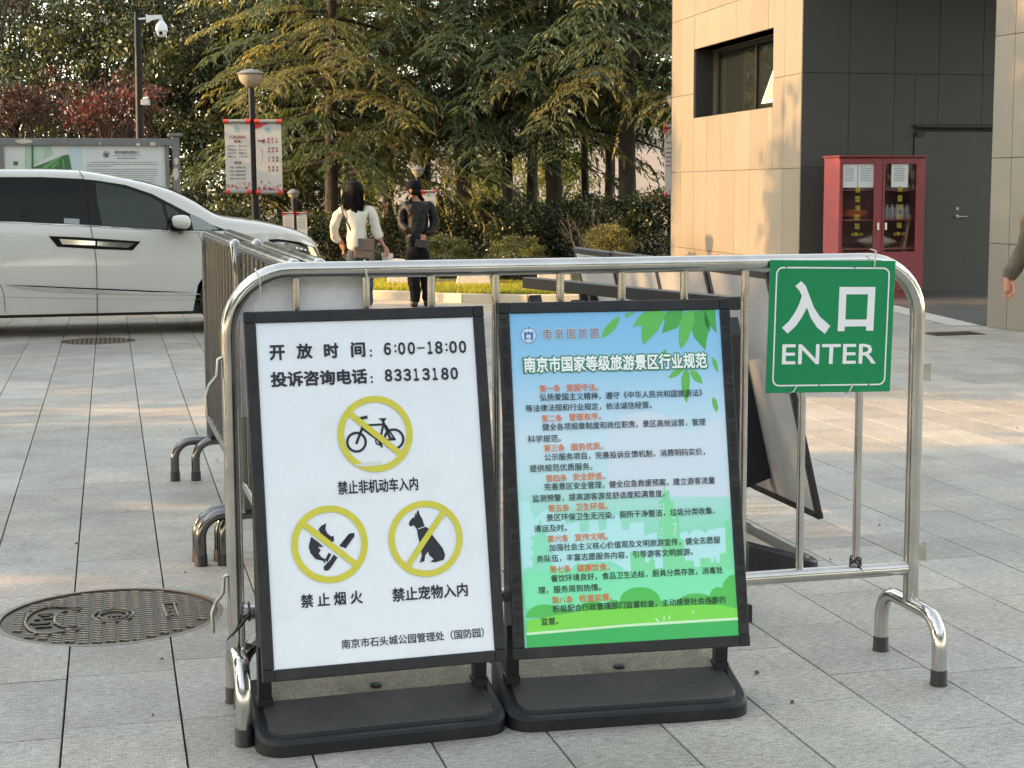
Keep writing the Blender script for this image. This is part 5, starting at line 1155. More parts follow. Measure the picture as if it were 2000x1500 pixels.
banner_w = mat('banner_cloth', (.58, .58, .56), .7, 0, 9, .04, transl=.25); redc = mat('banner_red', (.50, .035, .03), .6); greyr = mat('banner_rod_grey', (.22, .22, .22), .5)
crim = mat('banner_crimson_text', (.22, .02, .03), .6); teal = mat('banner_teal', (.15, .36, .40), .6); pink = mat('banner_pink_print', (.42, .10, .16), .6); pinkl = mat('banner_pale_pink', (.52, .30, .30), .6); bluet = mat('banner_blue_text', (.08, .10, .18), .6)
bowl = mat('frosted_lamp_bowl', (.42, .37, .29), .25, 0, spec=.6, transl=.25)
def lamp(px_t, py_t, px_b, Y, bowl_px, label, banners, detail=1):
    """px_t,py_t: top of bowl; banners: list of (x0,x1,y0,y1,side)"""
    k = Y / F; tp = at(px_t, py_t, Y); bp = at(px_b, 430, Y); r = bowl_px / 2 * k
    t = thing('street_lamp', (bp.x, bp.y, 0), label, 'street lamp', 0, 'black lamp posts with banners')
    mb = MB(); mb.tube([(bp.x + (bp.x - tp.x) * .35, bp.y, 0), (bp.x, bp.y, bp.z), tuple(tp - Z * r * .75)], [.068, .062, .048], 14); mb.build('post', blackp, t, world=True, smooth=50)
    mb = MB(); mb.lathe([(.05, -r * 1.12), (r * .40, -r * 1.02), (r * .68, -r * .80), (r * .86, -r * .50), (r * .94, -r * .2), (r * .96, -.02)], tp, 28); mb.build('glass_bowl', bowl, t, world=True, smooth=60)
    mb = MB(); mb.lathe([(r * 1.02, -.03), (r * 1.06, -.012), (r * .7, .03), (r * .2, .055), (0.0001, .06)], tp, 28); mb.build('lamp_cap', grey_paint, t, world=True, smooth=40)
    mb = MB(); mb.lathe([(.05, -r * .7), (.06, -r * .6), (.055, -r * .2), (0.0001, -r * .15)], tp, 12); mb.build('bulb', mat('pale_bulb', (.5, .3, .22), .4), t, world=True, smooth=50)
    for (x0, x1, y0, y1, kind) in banners:
        P = Panel(at(x0, y1, Y - .06), Vector((1, 0, 0)), Z); A = P.ab(x0, y1); B = P.ab(x1, y0); W_, H_ = B[0] - A[0], B[1] - A[1]
        P = Panel(P.pt(A[0], A[1]), P.ex, P.ey)
        sk = .0
        if detail: shift = (at(495, 430, Y).x - at(490, 250, Y).x) / 1.43 * .8
        else: shift = 0.02
        P.ey = (Z - Vector((1, 0, 0)) * shift).normalized(); rodh = H_ * .055
        q = MB(); q.obox(P.pt(0, rodh * .6, -.002), P.ex * W_, -P.n * .004, P.ey * (H_ - rodh * 1.2)); q.build('banner', banner_w, t, world=True)
        for b_ in (0, H_ - rodh):
            q = MB(); q.tube([P.pt(W_ * .13, b_ + rodh / 2, .004), P.pt(W_ * .87, b_ + rodh / 2, .004)], rodh * .5, 10); q.build('banner_rod', greyr, t, world=True, smooth=50)
            for (e0, e1_) in ((-.03, .16), (.84, 1.03)):
                q = MB(); q.tube([P.pt(W_ * e0, b_ + rodh / 2, .004), P.pt(W_ * e1_, b_ + rodh / 2, .004)], rodh * .56, 10); q.build('red_end_cap', redc, t, world=True, smooth=50)
        pf = lambda polys, nm, m, l: P.flat([[(a * W_, b * H_) for a, b in poly] for poly in polys], nm, m, t, l)
        def tx_(s, a, b, w_, h_, m, bo=.02): text('lettering', s, t, P.pt(a * W_, b * H_, 0), P.ex, P.ey, w_ * W_, h_ * H_, m, bo, lift=.003)
        rr_ = random.Random(int(x0)); blossom = []
        for i in range(26 if detail else 8):
            a, b = rr_.uniform(.04, .94), .06 + abs(rr_.gauss(0, .05)); rr2 = rr_.uniform(.02, .05)
            blossom.append([(a + rr2 * math.cos(q) * (1 + .4 * math.cos(5 * q)), min(.2, b + rr2 * .4 * math.sin(q) * (1 + .4 * math.cos(5 * q)))) for q in [2 * PI * z / 20 for z in range(20)]])
        cen = ringpoly((0, 0), 1, .8, 14)
        lr = [[(.48 + a * .12, .87 + b * .12 * W_ / H_) for a, b in q] for q in cen] + [[(.42, .885), (.54, .885), (.53, .86), (.48, .85), (.43, .86)]]
        if kind == 'a':
            pf(blossom[::2], 'printed_blossom', pink, .002); pf(blossom[1::2], 'printed_blossom', pinkl, .0026); pf(lr, 'logo', teal, .002)
            tx_('八礼四仪', .16, .745, .68, .042, crim, .03)
            for (s, yy) in (('八礼', .69), ('四仪', .405)): pf([[(.36, yy), (.62, yy), (.62, yy + .03), (.36, yy + .03)]], 'red_tag', crim, .002); tx_(s, .42, yy + .004, .14, .022, banner_w, .02)
            for i, (s1_, s2_) in enumerate((('仪表之礼', '餐饮之礼'), ('言谈之礼', '待人之礼'), ('行走之礼', '观赏之礼'), ('游览之礼', '仪式之礼'))):
                yy = .632 - i * .047; tx_(s1_, .10, yy, .34, .024, bluet); tx_(s2_, .54, yy, .34, .024, bluet)
            for i, s in enumerate(('7岁: 入学仪式', '10岁: 成长仪式', '14岁: 青春仪式', '18岁: 成人仪式')): tx_(s, .16, .345 - i * .05, .62, .024, tx)
        elif kind == 'b':
            pf(blossom, 'printed_blossom', pink, .002)
            pf([[(0, .95), (.0, .87), (.12, .885), (.25, .90), (.32, .925), (.45, .93), (.5, .95)]], 'printed_ribbon', redc, .002); pf(lr, 'logo', teal, .002)
            for r_, row in enumerate((('富强', '民主', '文明'), ('和谐', '自由', '平等'), ('公正', '法治', '爱国'), ('敬业', '诚信', '友善'))):
                for c_, s in enumerate(row):
                    for i_, chh in enumerate(s): tx_(chh, .46 + .155 * c_, .725 - .125 * r_ - .04 * i_, .09, .03, crim, .03)
            pf([[(.08, .735), (.2, .72), (.34, .74), (.38, .72), (.34, .69), (.28, .675), (.3, .70), (.2, .70), (.1, .715)]], 'printed_mark', crim, .002)
            for i in range(7): pf([[(.2 + .02 * (i % 3), .60 - .025 * i), (.23 + .02 * (i % 3), .60 - .025 * i), (.24 + .02 * (i % 3), .585 - .025 * i), (.21 + .02 * (i % 3), .582 - .025 * i)]], 'printed_mark', bluet, .002)
        else:
            pf([[(0, .95), (.0, .86), (.25, .90), (.5, .95)]], 'printed_ribbon', redc, .002); pf(blossom[:5], 'printed_blossom', pink, .002); pf(lr, 'logo', teal, .002)
            dl = [[(a, y_), (a + .12, y_), (a + .12, y_ + .02), (a, y_ + .02)] for y_ in (.74, .66, .6, .54, .48, .42) for a in (.15, .32, .5, .66)]
            pf(dl, 'print_lines', crim if kind == 'c' else bluet, .002)
    return t
lamp(490, 142, 500, 25.5, 52, 'black lamp post with two tall white banners behind the van bonnet', [(442, 488, 233, 379, 'a'), (502, 549, 233, 380, 'b')])
lamp(573.5, 375, 577, 29.3, 24, 'small distant black lamp post left of the woman', [(554, 575, 414, 470, 'c'), (581, 600, 414, 470, 'd')], 0)
lamp(816, 330, 822, 29.6, 26, 'distant black lamp post behind the man in the cap', [(826, 852, 371, 455, 'b')], 0)
lamp(1322, 190, 1322, 29.5, 40, 'black lamp post mostly behind the sunlit building wall', [(1299, 1322, 243, 384, 'c')], 0)
# small eaves of a kiosk poking out by the sunlit wall
kp = at(1290, 400, 31.5); kt = thing('kiosk', (kp.x, kp.y, 0), 'low kiosk with thin grey eaves behind the sunlit wall', 'kiosk'); mb = MB()
c = at(1300, 398, 31.5); mb.prism([(-.42, 0), (.9, -.02), (.9, .10), (.1, .14)], c, Vector((1, 0, 0)), Z, Vector((0, 2.4, 0))); mb.build('roof', mat('grey_kiosk_roof', (.22, .22, .21), .5), kt, world=True)
mb = MB(); mb.box((c.x + .7, c.y + 1.2, c.z / 2 - .03), (.9, 2.0, c.z - .06)); mb.build('wall', mat('dark_kiosk_wall', (.05, .05, .05), .7), kt, world=True)

# ================================================================== PEOPLE
FOLDS = {'cream_knit': .045, 'black_leather': .035, 'dark_blue_denim': .04, 'dark_trousers': .04, 'olive_jacket': .05}
skin = mat('skin', (.36, .17, .11), .5, 0, 12, .08, spec=.4)
def skinmesh(name, joints, edges, m, parent, root=0, sub=2, label=None):
    """joints: list of (x,y,z,rx,ry); one continuous surface grown round the chain"""
    me = bpy.data.meshes.new(name); bmq = bmesh.new(); lay = bmq.verts.layers.skin.verify(); vs = []
    Mi = MW[parent.name].inverted()
    for i, j in enumerate(joints):
        v = bmq.verts.new(Mi @ Vector(j[:3])); v[lay].radius = (j[3], j[4] if len(j) > 4 else j[3]); v[lay].use_root = (i == root); vs.append(v)
    for a, b in edges: bmq.edges.new((vs[a], vs[b]))
    bmq.to_mesh(me); bmq.free(); me.materials.append(m); o = link(name, me, parent)
    s = o.modifiers.new('skin', 'SKIN'); s.use_smooth_shade = True; s.branch_smoothing = .6
    o.modifiers.new('sub', 'SUBSURF').levels = sub; o.modifiers['sub'].render_levels = sub
    if m.name in FOLDS:   # cloth folds
        if 'folds' not in bpy.data.textures:
            tx0 = bpy.data.textures.new('folds', 'CLOUDS'); tx0.noise_scale = .085; tx0.noise_depth = 2
        dm_ = o.modifiers.new('folds', 'DISPLACE'); dm_.texture = bpy.data.textures['folds']; dm_.strength = FOLDS[m.name]; dm_.mid_level = .5; dm_.texture_coords = 'GLOBAL'
    if label: o['label'] = label
    return o
def hand(wrist, d, side_, size, parent, m=skin, curl=.35):
    """palm, four unequal bent fingers and a thumb; d = pointing direction, side_ = towards the thumb"""
    d = Vector(d).normalized(); s_ = Vector(side_); s_ = (s_ - d * s_.dot(d)).normalized(); n = d.cross(s_); k = size; w = Vector(wrist)
    mb = MB(); mb.tube([w - d * .02 * k, w + d * .02 * k, w + d * .055 * k, w + d * .095 * k], [.026 * k, .030 * k, .034 * k, .028 * k], 10)
    for i, (off, ln) in enumerate(((.027, .072), (.010, .082), (-.008, .076), (-.025, .060))):
        b = w + d * .082 * k + s_ * off * k; c = math.cos(curl + .1 * i); q1 = b + (d * .9 + n * curl * .6) * ln * .45 * k; q2 = q1 + (d * c + n * (curl + .35)) * ln * .32 * k; q3 = q2 + (d * .6 + n * .8) * ln * .28 * k
        mb.tube([b - d * .02 * k, b, q1, q2, q3], [.0095 * k, .0095 * k, .009 * k, .008 * k, .006 * k], 7)
    b = w + d * .02 * k + s_ * .024 * k; mb.tube([b, b + (d * .5 + s_ * .55) * .045 * k, b + (d * .85 + s_ * .55 + n * .15) * .075 * k, b + (d * 1.0 + s_ * .35 + n * .3) * .10 * k], [.012 * k, .012 * k, .0105 * k, .008 * k], 7)
    return mb.build('hand', m, parent, world=True, smooth=70)
def person(label, loc):
    return thing('person', (loc.x, loc.y, 0), label, 'person')

# --- woman in the cream sweater, seen from behind
WY = 20.05
def wj(px, py, dY, rx, ry=None): p = at(px, py, WY + dY); return (p.x, p.y, p.z, rx, ry or rx)
wl_ = at(700, 600, WY); wo_ = person('woman with long black hair in a cream sweater and jeans, seen from behind', wl_)
wfeet = [(-.09, .02), (.10, -.06)]
hipL, hipR = wj(686, 497, 0, .085), wj(712, 497, 0, .085)
body = [wj(699, 490, 0, .10, .085), wj(698, 465, 0, .088, .07), wj(695, 435, .0, .10, .075), wj(693, 405, .0, .075, .06), wj(692, 394, .0, .036), wj(691, 384, -.01, .045, .05), wj(691, 371, -.0, .078, .085), wj(691, 361, .0, .055, .06),
        wj(668, 407, 0, .04), wj(653, 442, -.02, .032), wj(666, 474, .08, .022), wj(724, 408, 0, .04), wj(734, 455, .0, .032), wj(754, 486, -.03, .021),
        wj(686, 500, 0, .075), wj(689, 548, .02, .05), wj(691, 592, .05, .034), wj(712, 500, 0, .075), wj(718, 548, -.02, .05), wj(719, 594, -.02, .034), wj(693, 604, .16, .03), wj(722, 606, .11, .03), wj(691, 374, .09, .02)]
be = [(0, 1), (1, 2), (2, 3), (3, 4), (4, 5), (5, 6), (6, 7), (3, 8), (8, 9), (9, 10), (3, 11), (11, 12), (12, 13), (0, 14), (14, 15), (15, 16), (0, 17), (17, 18), (18, 19), (16, 20), (19, 21), (6, 22)]
skinmesh('body', body, be, skin, wo_)
cream = mat('cream_knit', (.56, .54, .47), .9, 0, 90, .10, bump=.5, bscale=70, dist=.01, sheen=.3); jeans = mat('dark_blue_denim', (.028, .045, .075), .85, 0, 40, .25); hairm = mat('black_hair', (.004, .0035, .004), .5, 0, 60, .4, spec=.08, stretch=(8, 8, .6), bump=.5, bscale=60, dist=.01)
skinmesh('sweater', [wj(698, 493, 0, 0.215, 0.150), wj(697, 466, 0, 0.200, 0.135), wj(695, 440, .0, 0.200, 0.135), wj(694, 418, .0, 0.200, 0.130), wj(693, 404, .0, 0.111, 0.094), wj(692, 391, 0, 0.064), wj(669, 407, 0, 0.073), wj(658, 425, -.01, 0.064), wj(652, 444, -.02, 0.061), wj(653, 460, .03, 0.056), wj(662, 474, .06, 0.049),
                     wj(724, 408, 0, 0.073), wj(731, 430, .0, 0.066), wj(733, 448, .0, 0.063), wj(743, 469, -.01, 0.054)],
         [(0, 1), (1, 2), (2, 3), (3, 4), (4, 5), (3, 6), (6, 7), (7, 8), (8, 9), (9, 10), (3, 11), (11, 12), (12, 13), (13, 14)], cream, wo_, 3)
skinmesh('jeans', [wj(698, 466, 0, 0.152, 0.129), wj(698, 494, 0, 0.181, 0.146), wj(687, 515, 0, 0.105), wj(689, 548, .02, 0.080), wj(691, 575, .03, 0.068), wj(691, 596, .05, 0.064), wj(713, 515, 0, 0.105), wj(718, 548, -.02, 0.080), wj(719, 575, -.02, 0.068), wj(719, 598, -.02, 0.064)],
         [(0, 1), (1, 2), (2, 3), (3, 4), (4, 5), (1, 6), (6, 7), (7, 8), (8, 9)], jeans, wo_, 3)
for (px, py, dY) in ((692, 604, .12), (720, 605, .05)):
    p = at(px, py, WY + dY); ell((p.x, p.y, .04), (.045, .12, .045)).build('shoe', mat('white_shoe', (.5, .5, .48), .6), wo_, world=True, smooth=60)
hr = MB(); rows_h = [(352, 0.2, 0), (353.5, 8, .0), (358, 14.5, 0), (366, 17.5, .0), (378, 18, -.01), (390, 18.5, -.03), (400, 20.5, -.06), (409, 18.5, -.08), (416, 12, -.085), (421, 6, -.085)]
for k, (py, hw_, dY) in enumerate(rows_h):
    c = at(691 + (k > 6) * 1.5, py, WY + dY); dep = [0.01, .06, .10, .115, .11, .09, .055, .035, .025, .012][k]
    for j in range(18):
        a = 2 * PI * j / 18; wob = 1 + .05 * math.sin(5 * a + k * .7); hr.v.append((c.x + hw_ * WY / F * math.cos(a) * wob, c.y + dep * math.sin(a), c.z + (.012 * math.sin(7 * a) if k > 6 else 0)))
for k in range(len(rows_h) - 1):
    for j in range(18): a, b = k * 18 + j, k * 18 + (j + 1) % 18; hr.f.append((a, a + 18, b + 18, b))
hr.m = [0] * len(hr.f)
for i in range(46):
    f_ = i / 45; a = at(672 + 38 * f_, rnd.uniform(370, 398), WY - .06 - .05 * math.sin(PI * f_)); b = at(669 + 44 * f_ + rnd.uniform(-3, 4), 408 + 16 * math.sin(PI * f_) ** 1.5 + rnd.uniform(-7, 6), WY - .09 - .03 * math.sin(PI * f_)); hr.tube([a, a.lerp(b, .5) + Vector((rnd.uniform(-.01, .01), -.01, 0)), b], [.009, .009, .0015], 5)
hr.build('hair', hairm, wo_, world=True, smooth=70)
pR = at(754, 486, WY - .03); hand(pR, (.22, -.1, -1), (-.5, -1, 0), 1.0, wo_); pL = at(666, 474, WY + .08); hand(pL, (.35, .2, -.9), (.3, -1, 0), .95, wo_)
# bag, strap
bgm = mat('taupe_leather', (.115, .085, .065), .6, 0, 40, .2, bump=.2, bscale=30)
A = at(691.5, 466, WY - .15); B = at(731, 505, WY - .15); bb = thing('shoulder_bag', ((A.x + B.x) / 2, A.y, (A.z + B.z) / 2), 'brown shoulder bag worn by the woman in the cream sweater', 'bag')
mb = MB(); w2, h2 = (B.x - A.x), (A.z - B.z); mb.box(((A.x + B.x) / 2, A.y + .02, (A.z + B.z) / 2), (w2, .075, h2), Matrix.Rotation(.05, 3, 'Y')); mb.build('pouch', bgm, bb, world=True, bevel=.015)
mb = MB(); mb.box(((A.x + B.x) / 2, A.y - .02, A.z - h2 * .28), (w2 * .98, .012, h2 * .55), Matrix.Rotation(.05, 3, 'Y')); mb.build('flap', bgm, bb, world=True, bevel=.004)
mb = MB(); ps = [at(694, 466, WY - .13), at(685, 450, WY - .135), at(676, 430, WY - .135), at(668, 412, WY - .115), at(666, 402, WY - .06), at(668, 398, WY + .01)]; mb.tube(ps, .0105, 6); mb.build('strap', mat('black_webbing', (.012, .01, .014), .6), bb, world=True, smooth=50)
# clear plastic cup bag in the hand
pb = thing('plastic_bag', tuple(at(756, 505, WY - .05)), 'small clear plastic carrier bag held in the right hand of the woman', 'bag')
cl = mat('clear_film', (.75, .75, .76), .2, 0, alpha=.55, bump=.6, bscale=25, dist=.02); mb = MB()
tops = [at(745, 494, WY - .08), at(767, 495, WY - .05), at(766, 495, WY + .03), at(746, 494, WY + .02)]; bots = [at(748, 520, WY - .07), at(769, 521, WY - .04), at(768, 520, WY + .02), at(749, 519, WY + .01)]
mb.add([tuple(p) for p in tops + bots], [(0, 4, 5, 1), (1, 5, 6, 2), (2, 6, 7, 3), (3, 7, 4, 0), (4, 7, 6, 5)]); mb.build('film', cl, pb, world=True)
mb = MB(); c = at(758, 516, WY - .025); mb.lathe([(.03, -.06), (.04, .05), (.042, .055), (0.0001, .06)], c, 14); mb.build('cup', mat('white_cup', (.6, .6, .58), .5), pb, world=True, smooth=40)

# --- man in the black leather jacket and cap
MY = 20.45
def mj(px, py, dY, rx, ry=None): p = at(px, py, MY + dY); return (p.x, p.y, p.z, rx, ry or rx)
mo_ = person('man in a black leather jacket and dark cap with hands behind his back', at(818, 598, MY))
body = [mj(815, 482, 0, .08, .07), mj(816, 455, 0, .08, .06), mj(817, 425, 0, .09, .07), mj(815, 400, 0, .05, .045), mj(812, 388, 0, .045), mj(809, 379, .0, .05), mj(807, 370, 0, .078, .075), mj(808, 361, 0, .06),
        mj(790, 404, 0, .032), mj(784, 437, -.02, .030), mj(822, 461, -.16, .024), mj(841, 404, 0, .032), mj(849, 440, -.02, .030), mj(828, 462, -.17, .024),
        mj(800, 497, 0, .085), mj(808, 545, -.02, .055), mj(811, 588, .0, .038), mj(830, 497, 0, .085), mj(833, 545, .04, .055), mj(834, 588, .10, .038), mj(805, 597, .04, .033), mj(836, 595, .22, .033), mj(795.5, 372, -.01, .014), mj(799, 378, 0, .03)]
skinmesh('body', body, [(0, 1), (1, 2), (2, 3), (3, 4), (4, 5), (5, 6), (6, 7), (3, 8), (8, 9), (9, 10), (3, 11), (11, 12), (12, 13), (0, 14), (14, 15), (15, 16), (0, 17), (17, 18), (18, 19), (16, 20), (19, 21), (6, 22), (5, 23)], skin, mo_)
leather = mat('black_leather', (.005, .0055, .006), .45, 0, 18, .2, bump=.9, bscale=16, dist=.02, spec=.2); dkp = mat('dark_trousers', (.006, .007, .010), .85, 0, 30, .2, spec=.1)
skinmesh('jacket', [mj(815, 487, 0, 0.255, 0.17), mj(815, 460, 0, 0.240, 0.16), mj(816, 430, 0, 0.245, 0.155), mj(816, 410, 0, 0.225, 0.14), mj(814, 394, 0, 0.140, 0.103), mj(811, 381, 0, 0.067), mj(791, 400, 0, 0.084), mj(786, 420, -.01, 0.078), mj(784, 438, -.03, 0.071), mj(797, 450, -.12, 0.063), mj(819, 460, -.17, 0.050),
                    mj(840, 400, 0, 0.084), mj(847, 420, -.01, 0.078), mj(850, 440, -.03, 0.071), mj(842, 452, -.12, 0.063), mj(829, 461, -.17, 0.050)],
         [(0, 1), (1, 2), (2, 3), (3, 4), (4, 5), (3, 6), (6, 7), (7, 8), (8, 9), (9, 10), (3, 11), (11, 12), (12, 13), (13, 14), (14, 15)], leather, mo_, 3)
skinmesh('trousers', [mj(815, 462, 0, 0.20, 0.14), mj(815, 492, 0, 0.235, 0.16), mj(801, 515, 0, 0.113), mj(808, 545, -.02, 0.084), mj(811, 570, -.01, 0.071), mj(811, 592, .0, 0.067), mj(830, 515, 0, 0.113), mj(833, 545, .04, 0.084), mj(834, 570, .07, 0.071), mj(834, 591, .1, 0.067)],
         [(0, 1), (1, 2), (2, 3), (3, 4), (4, 5), (1, 6), (6, 7), (7, 8), (8, 9)], dkp, mo_, 3)
for (px, dY) in ((809, .03), (835, .14)):
    p = at(px, 597, MY + dY); ell((p.x, p.y, .045), (.05, .14, .05)).build('shoe', mat('black_shoe', (.01, .01, .01), .4), mo_, world=True, smooth=60)
capm = mat('navy_cap', (.004, .0045, .009), .8, spec=.1); c = at(808, 368, MY); mb = MB(); mb.lathe([(.098, 0), (.100, .03), (.092, .065), (.065, .095), (.02, .108), (0.0001, .109)], (c.x, c.y, c.z), 20); mb.build('cap', capm, mo_, world=True, smooth=60)
mb = MB(); mb.prism([(-.07, -.07), (-.15, -.06), (-.185, 0), (-.15, .06), (-.07, .07)], Vector((c.x, c.y, c.z + .004)), Vector((1, 0, .12)), Vector((0, 1, 0)), Z * .008); mb.build('cap_brim', capm, mo_, world=True)
mb = MB(); ear = at(803, 373, MY - .075); mb.lathe([(0.0001, -.03), (.016, -.02), (.02, 0), (.015, .02), (0.0001, .03)], ear, 10); mb.build('ear', skin, mo_, world=True, smooth=60)
hm = mat('grey_black_hair', (.012, .010, .010), .8, spec=.1); ell(tuple(at(810, 374, MY - .0)), (.080, .088, .05)).build('hair', hm, mo_, world=True, smooth=60)
hand(at(823, 461, MY - .18), (.25, -.1, -.8), (-1, 0, 0), .9, mo_); hand(at(829, 462, MY - .20), (-.4, -.1, -.75), (1, 0, 0), .9, mo_)
wt = at(823, 476, MY - .23); mb = MB(); mb.box(wt, (.15, .045, .10), Matrix.Rotation(.12, 3, 'Y')); tag(mb.build('clutch_pouch', mat('dark_pouch', (.03, .022, .024), .6), bevel=.01), 'dark brown zipped pouch held behind the back of the man', 'pouch')
mb = MB(); mb.tube([at(832, 470, MY - .2), at(838, 480, MY - .22), at(837, 492, MY - .2)], .004, 5); 

# --- person walking out of the picture on the right
TY = 12.6
def tj(px, py, dY, rx, ry=None): p = at(px, py, TY + dY); return (p.x, p.y, p.z, rx, ry or rx)
tp_ = person('person in an olive jacket at the right edge, only a sleeve and hand in view', at(2060, 740, TY))
skinmesh('body', [tj(2062, 560, 0, .10), tj(2062, 500, 0, .11), tj(2060, 430, 0, .12, .09), tj(2058, 375, 0, .07), tj(2056, 355, 0, .05), tj(2056, 335, 0, .08, .09), tj(2055, 315, 0, .075, .085), tj(2020, 390, 0, .05), tj(2010, 470, .05, .04), tj(1972, 540, -.02, .026), tj(2104, 390, 0, .05), tj(2112, 470, 0, .04), tj(2108, 545, .1, .026),
                  tj(2042, 590, 0, .085), tj(2040, 660, .05, .055), tj(2035, 725, .15, .038), tj(2082, 590, 0, .085), tj(2084, 660, -.05, .055), tj(2090, 730, -.15, .038), tj(2036, 733, .28, .035), tj(2090, 738, 0, .035)],
         [(0, 1), (1, 2), (2, 3), (3, 4), (4, 5), (5, 6), (3, 7), (7, 8), (8, 9), (3, 10), (10, 11), (11, 12), (0, 13), (13, 14), (14, 15), (0, 16), (16, 17), (17, 18), (15, 19), (18, 20)], skin, tp_)
olive = mat('olive_jacket', (.060, .052, .034), .8, 0, 14, .15, bump=.8, bscale=14, dist=.03)
skinmesh('jacket', [tj(2064, 558, 0, .25, .18), tj(2062, 505, 0, .22, .16), tj(2060, 440, 0, .22, .15), tj(2060, 400, 0, .2, .14), tj(2058, 376, 0, .1), tj(2024, 398, 0, .085), tj(2014, 440, .02, .082), tj(2004, 480, .03, .080), tj(1990, 510, .0, .072), tj(1977, 532, -.02, .058), tj(2100, 398, 0, .085), tj(2110, 440, 0, .08), tj(2114, 485, 0, .075), tj(2110, 535, .06, .06)],
         [(0, 1), (1, 2), (2, 3), (3, 4), (3, 5), (5, 6), (6, 7), (7, 8), (8, 9), (3, 10), (10, 11), (11, 12), (12, 13)], olive, tp_, 3)
c0_ = at(1974, 532, TY - .02); c1_ = at(1970, 540, TY - .02); mb = MB(); mb.tube([at(1985, 520, TY), at(1974, 533, TY - .02), at(1969, 543, TY - .02)], [.062, .064, .050], 16); mb.build('cuff', olive, tp_, world=True, smooth=60)
skinmesh('trousers', [tj(2062, 548, 0, .17, .13), tj(2062, 570, 0, .17, .13), tj(2042, 600, 0, .1), tj(2040, 660, .05, .075), tj(2036, 718, .15, .065), tj(2082, 600, 0, .1), tj(2084, 660, -.05, .075), tj(2090, 722, -.15, .065)], [(0, 1), (1, 2), (2, 3), (3, 4), (1, 5), (5, 6), (6, 7)], dkp, tp_, 1)
hand(at(1968, 546, TY - .02), (.05, -.1, -1), (.7, -.7, 0), 1.0, tp_, curl=.12)
ell(tuple(at(2056, 312, TY - .02)), (.085, .10, .08)).build('hair', hm, tp_, world=True, smooth=60)

# ================================================================== TREES AND SHRUBS
bark = mat('dark_bark', (.040, .030, .022), .9, 0, 10, .4, bump=.8, bscale=12, dist=.04, stretch=(1, 1, .25)); barkp = mat('pale_bark', (.16, .13, .10), .85, 0, 10, .3, bump=.4, bscale=14)
need = mat('cedar_needles', (.040, .066, .032), .5, 0, transl=.38, tcol=(.15, .20, .05), island=.4)
need2 = mat('cedar_needles_golden', (.120, .120, .045), .5, 0, transl=.42, tcol=(.38, .33, .085), island=.4)  # golden sunlight put into the needle colour of randomly picked branches
leafd = mat('dark_green_leaves', (.034, .050, .025), .33, 0, transl=.18, tcol=(.09, .11, .03), island=.45, spec=.5)
leafm = mat('mid_green_leaves', (.055, .070, .030), .38, 0, transl=.28, tcol=(.16, .17, .04), island=.45)
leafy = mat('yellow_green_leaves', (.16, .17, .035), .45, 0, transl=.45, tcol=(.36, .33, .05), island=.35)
leafr = mat('dark_red_leaves', (.050, .024, .018), .5, 0, transl=.25, tcol=(.10, .035, .022), island=.5); leafrr = mat('bright_red_leaves', (.12, .024, .024), .5, 0, transl=.3, tcol=(.22, .04, .035), island=.4)
leafb = mat('brown_purple_leaves', (.030, .018, .014), .5, 0, transl=.2, tcol=(.08, .03, .02), island=.4)
def rhomb(b, d, n, l, w):
    """blades: base, direction, width direction, length, width -> verts, quads"""
    l = l[:, None]; w = w[:, None]; v = np.stack([b, b + d * l * .45 + n * w, b + d * l, b + d * l * .45 - n * w], 1).reshape(-1, 3)
    return v, np.arange(len(b) * 4).reshape(-1, 4)
def unit(a): return a / np.maximum(np.linalg.norm(a, axis=-1, keepdims=True), 1e-9)
def leafcloud(centers, radii, per, l, R, flat=1.0, droop=0.0):
    n = len(centers) * per; c = np.repeat(centers, per, 0); r = np.repeat(radii, per)[:, None]
    off = unit(R.normal(size=(n, 3))) * (R.random((n, 1)) ** .45) * r; off[:, 2] *= flat
    d = unit(R.normal(size=(n, 3)) + np.array([0, 0, -droop])); nn = unit(np.cross(d, R.normal(size=(n, 3)))); ll = l * (.7 + .6 * R.random(n))
    return rhomb(c + off, d, nn, ll, ll * .27)
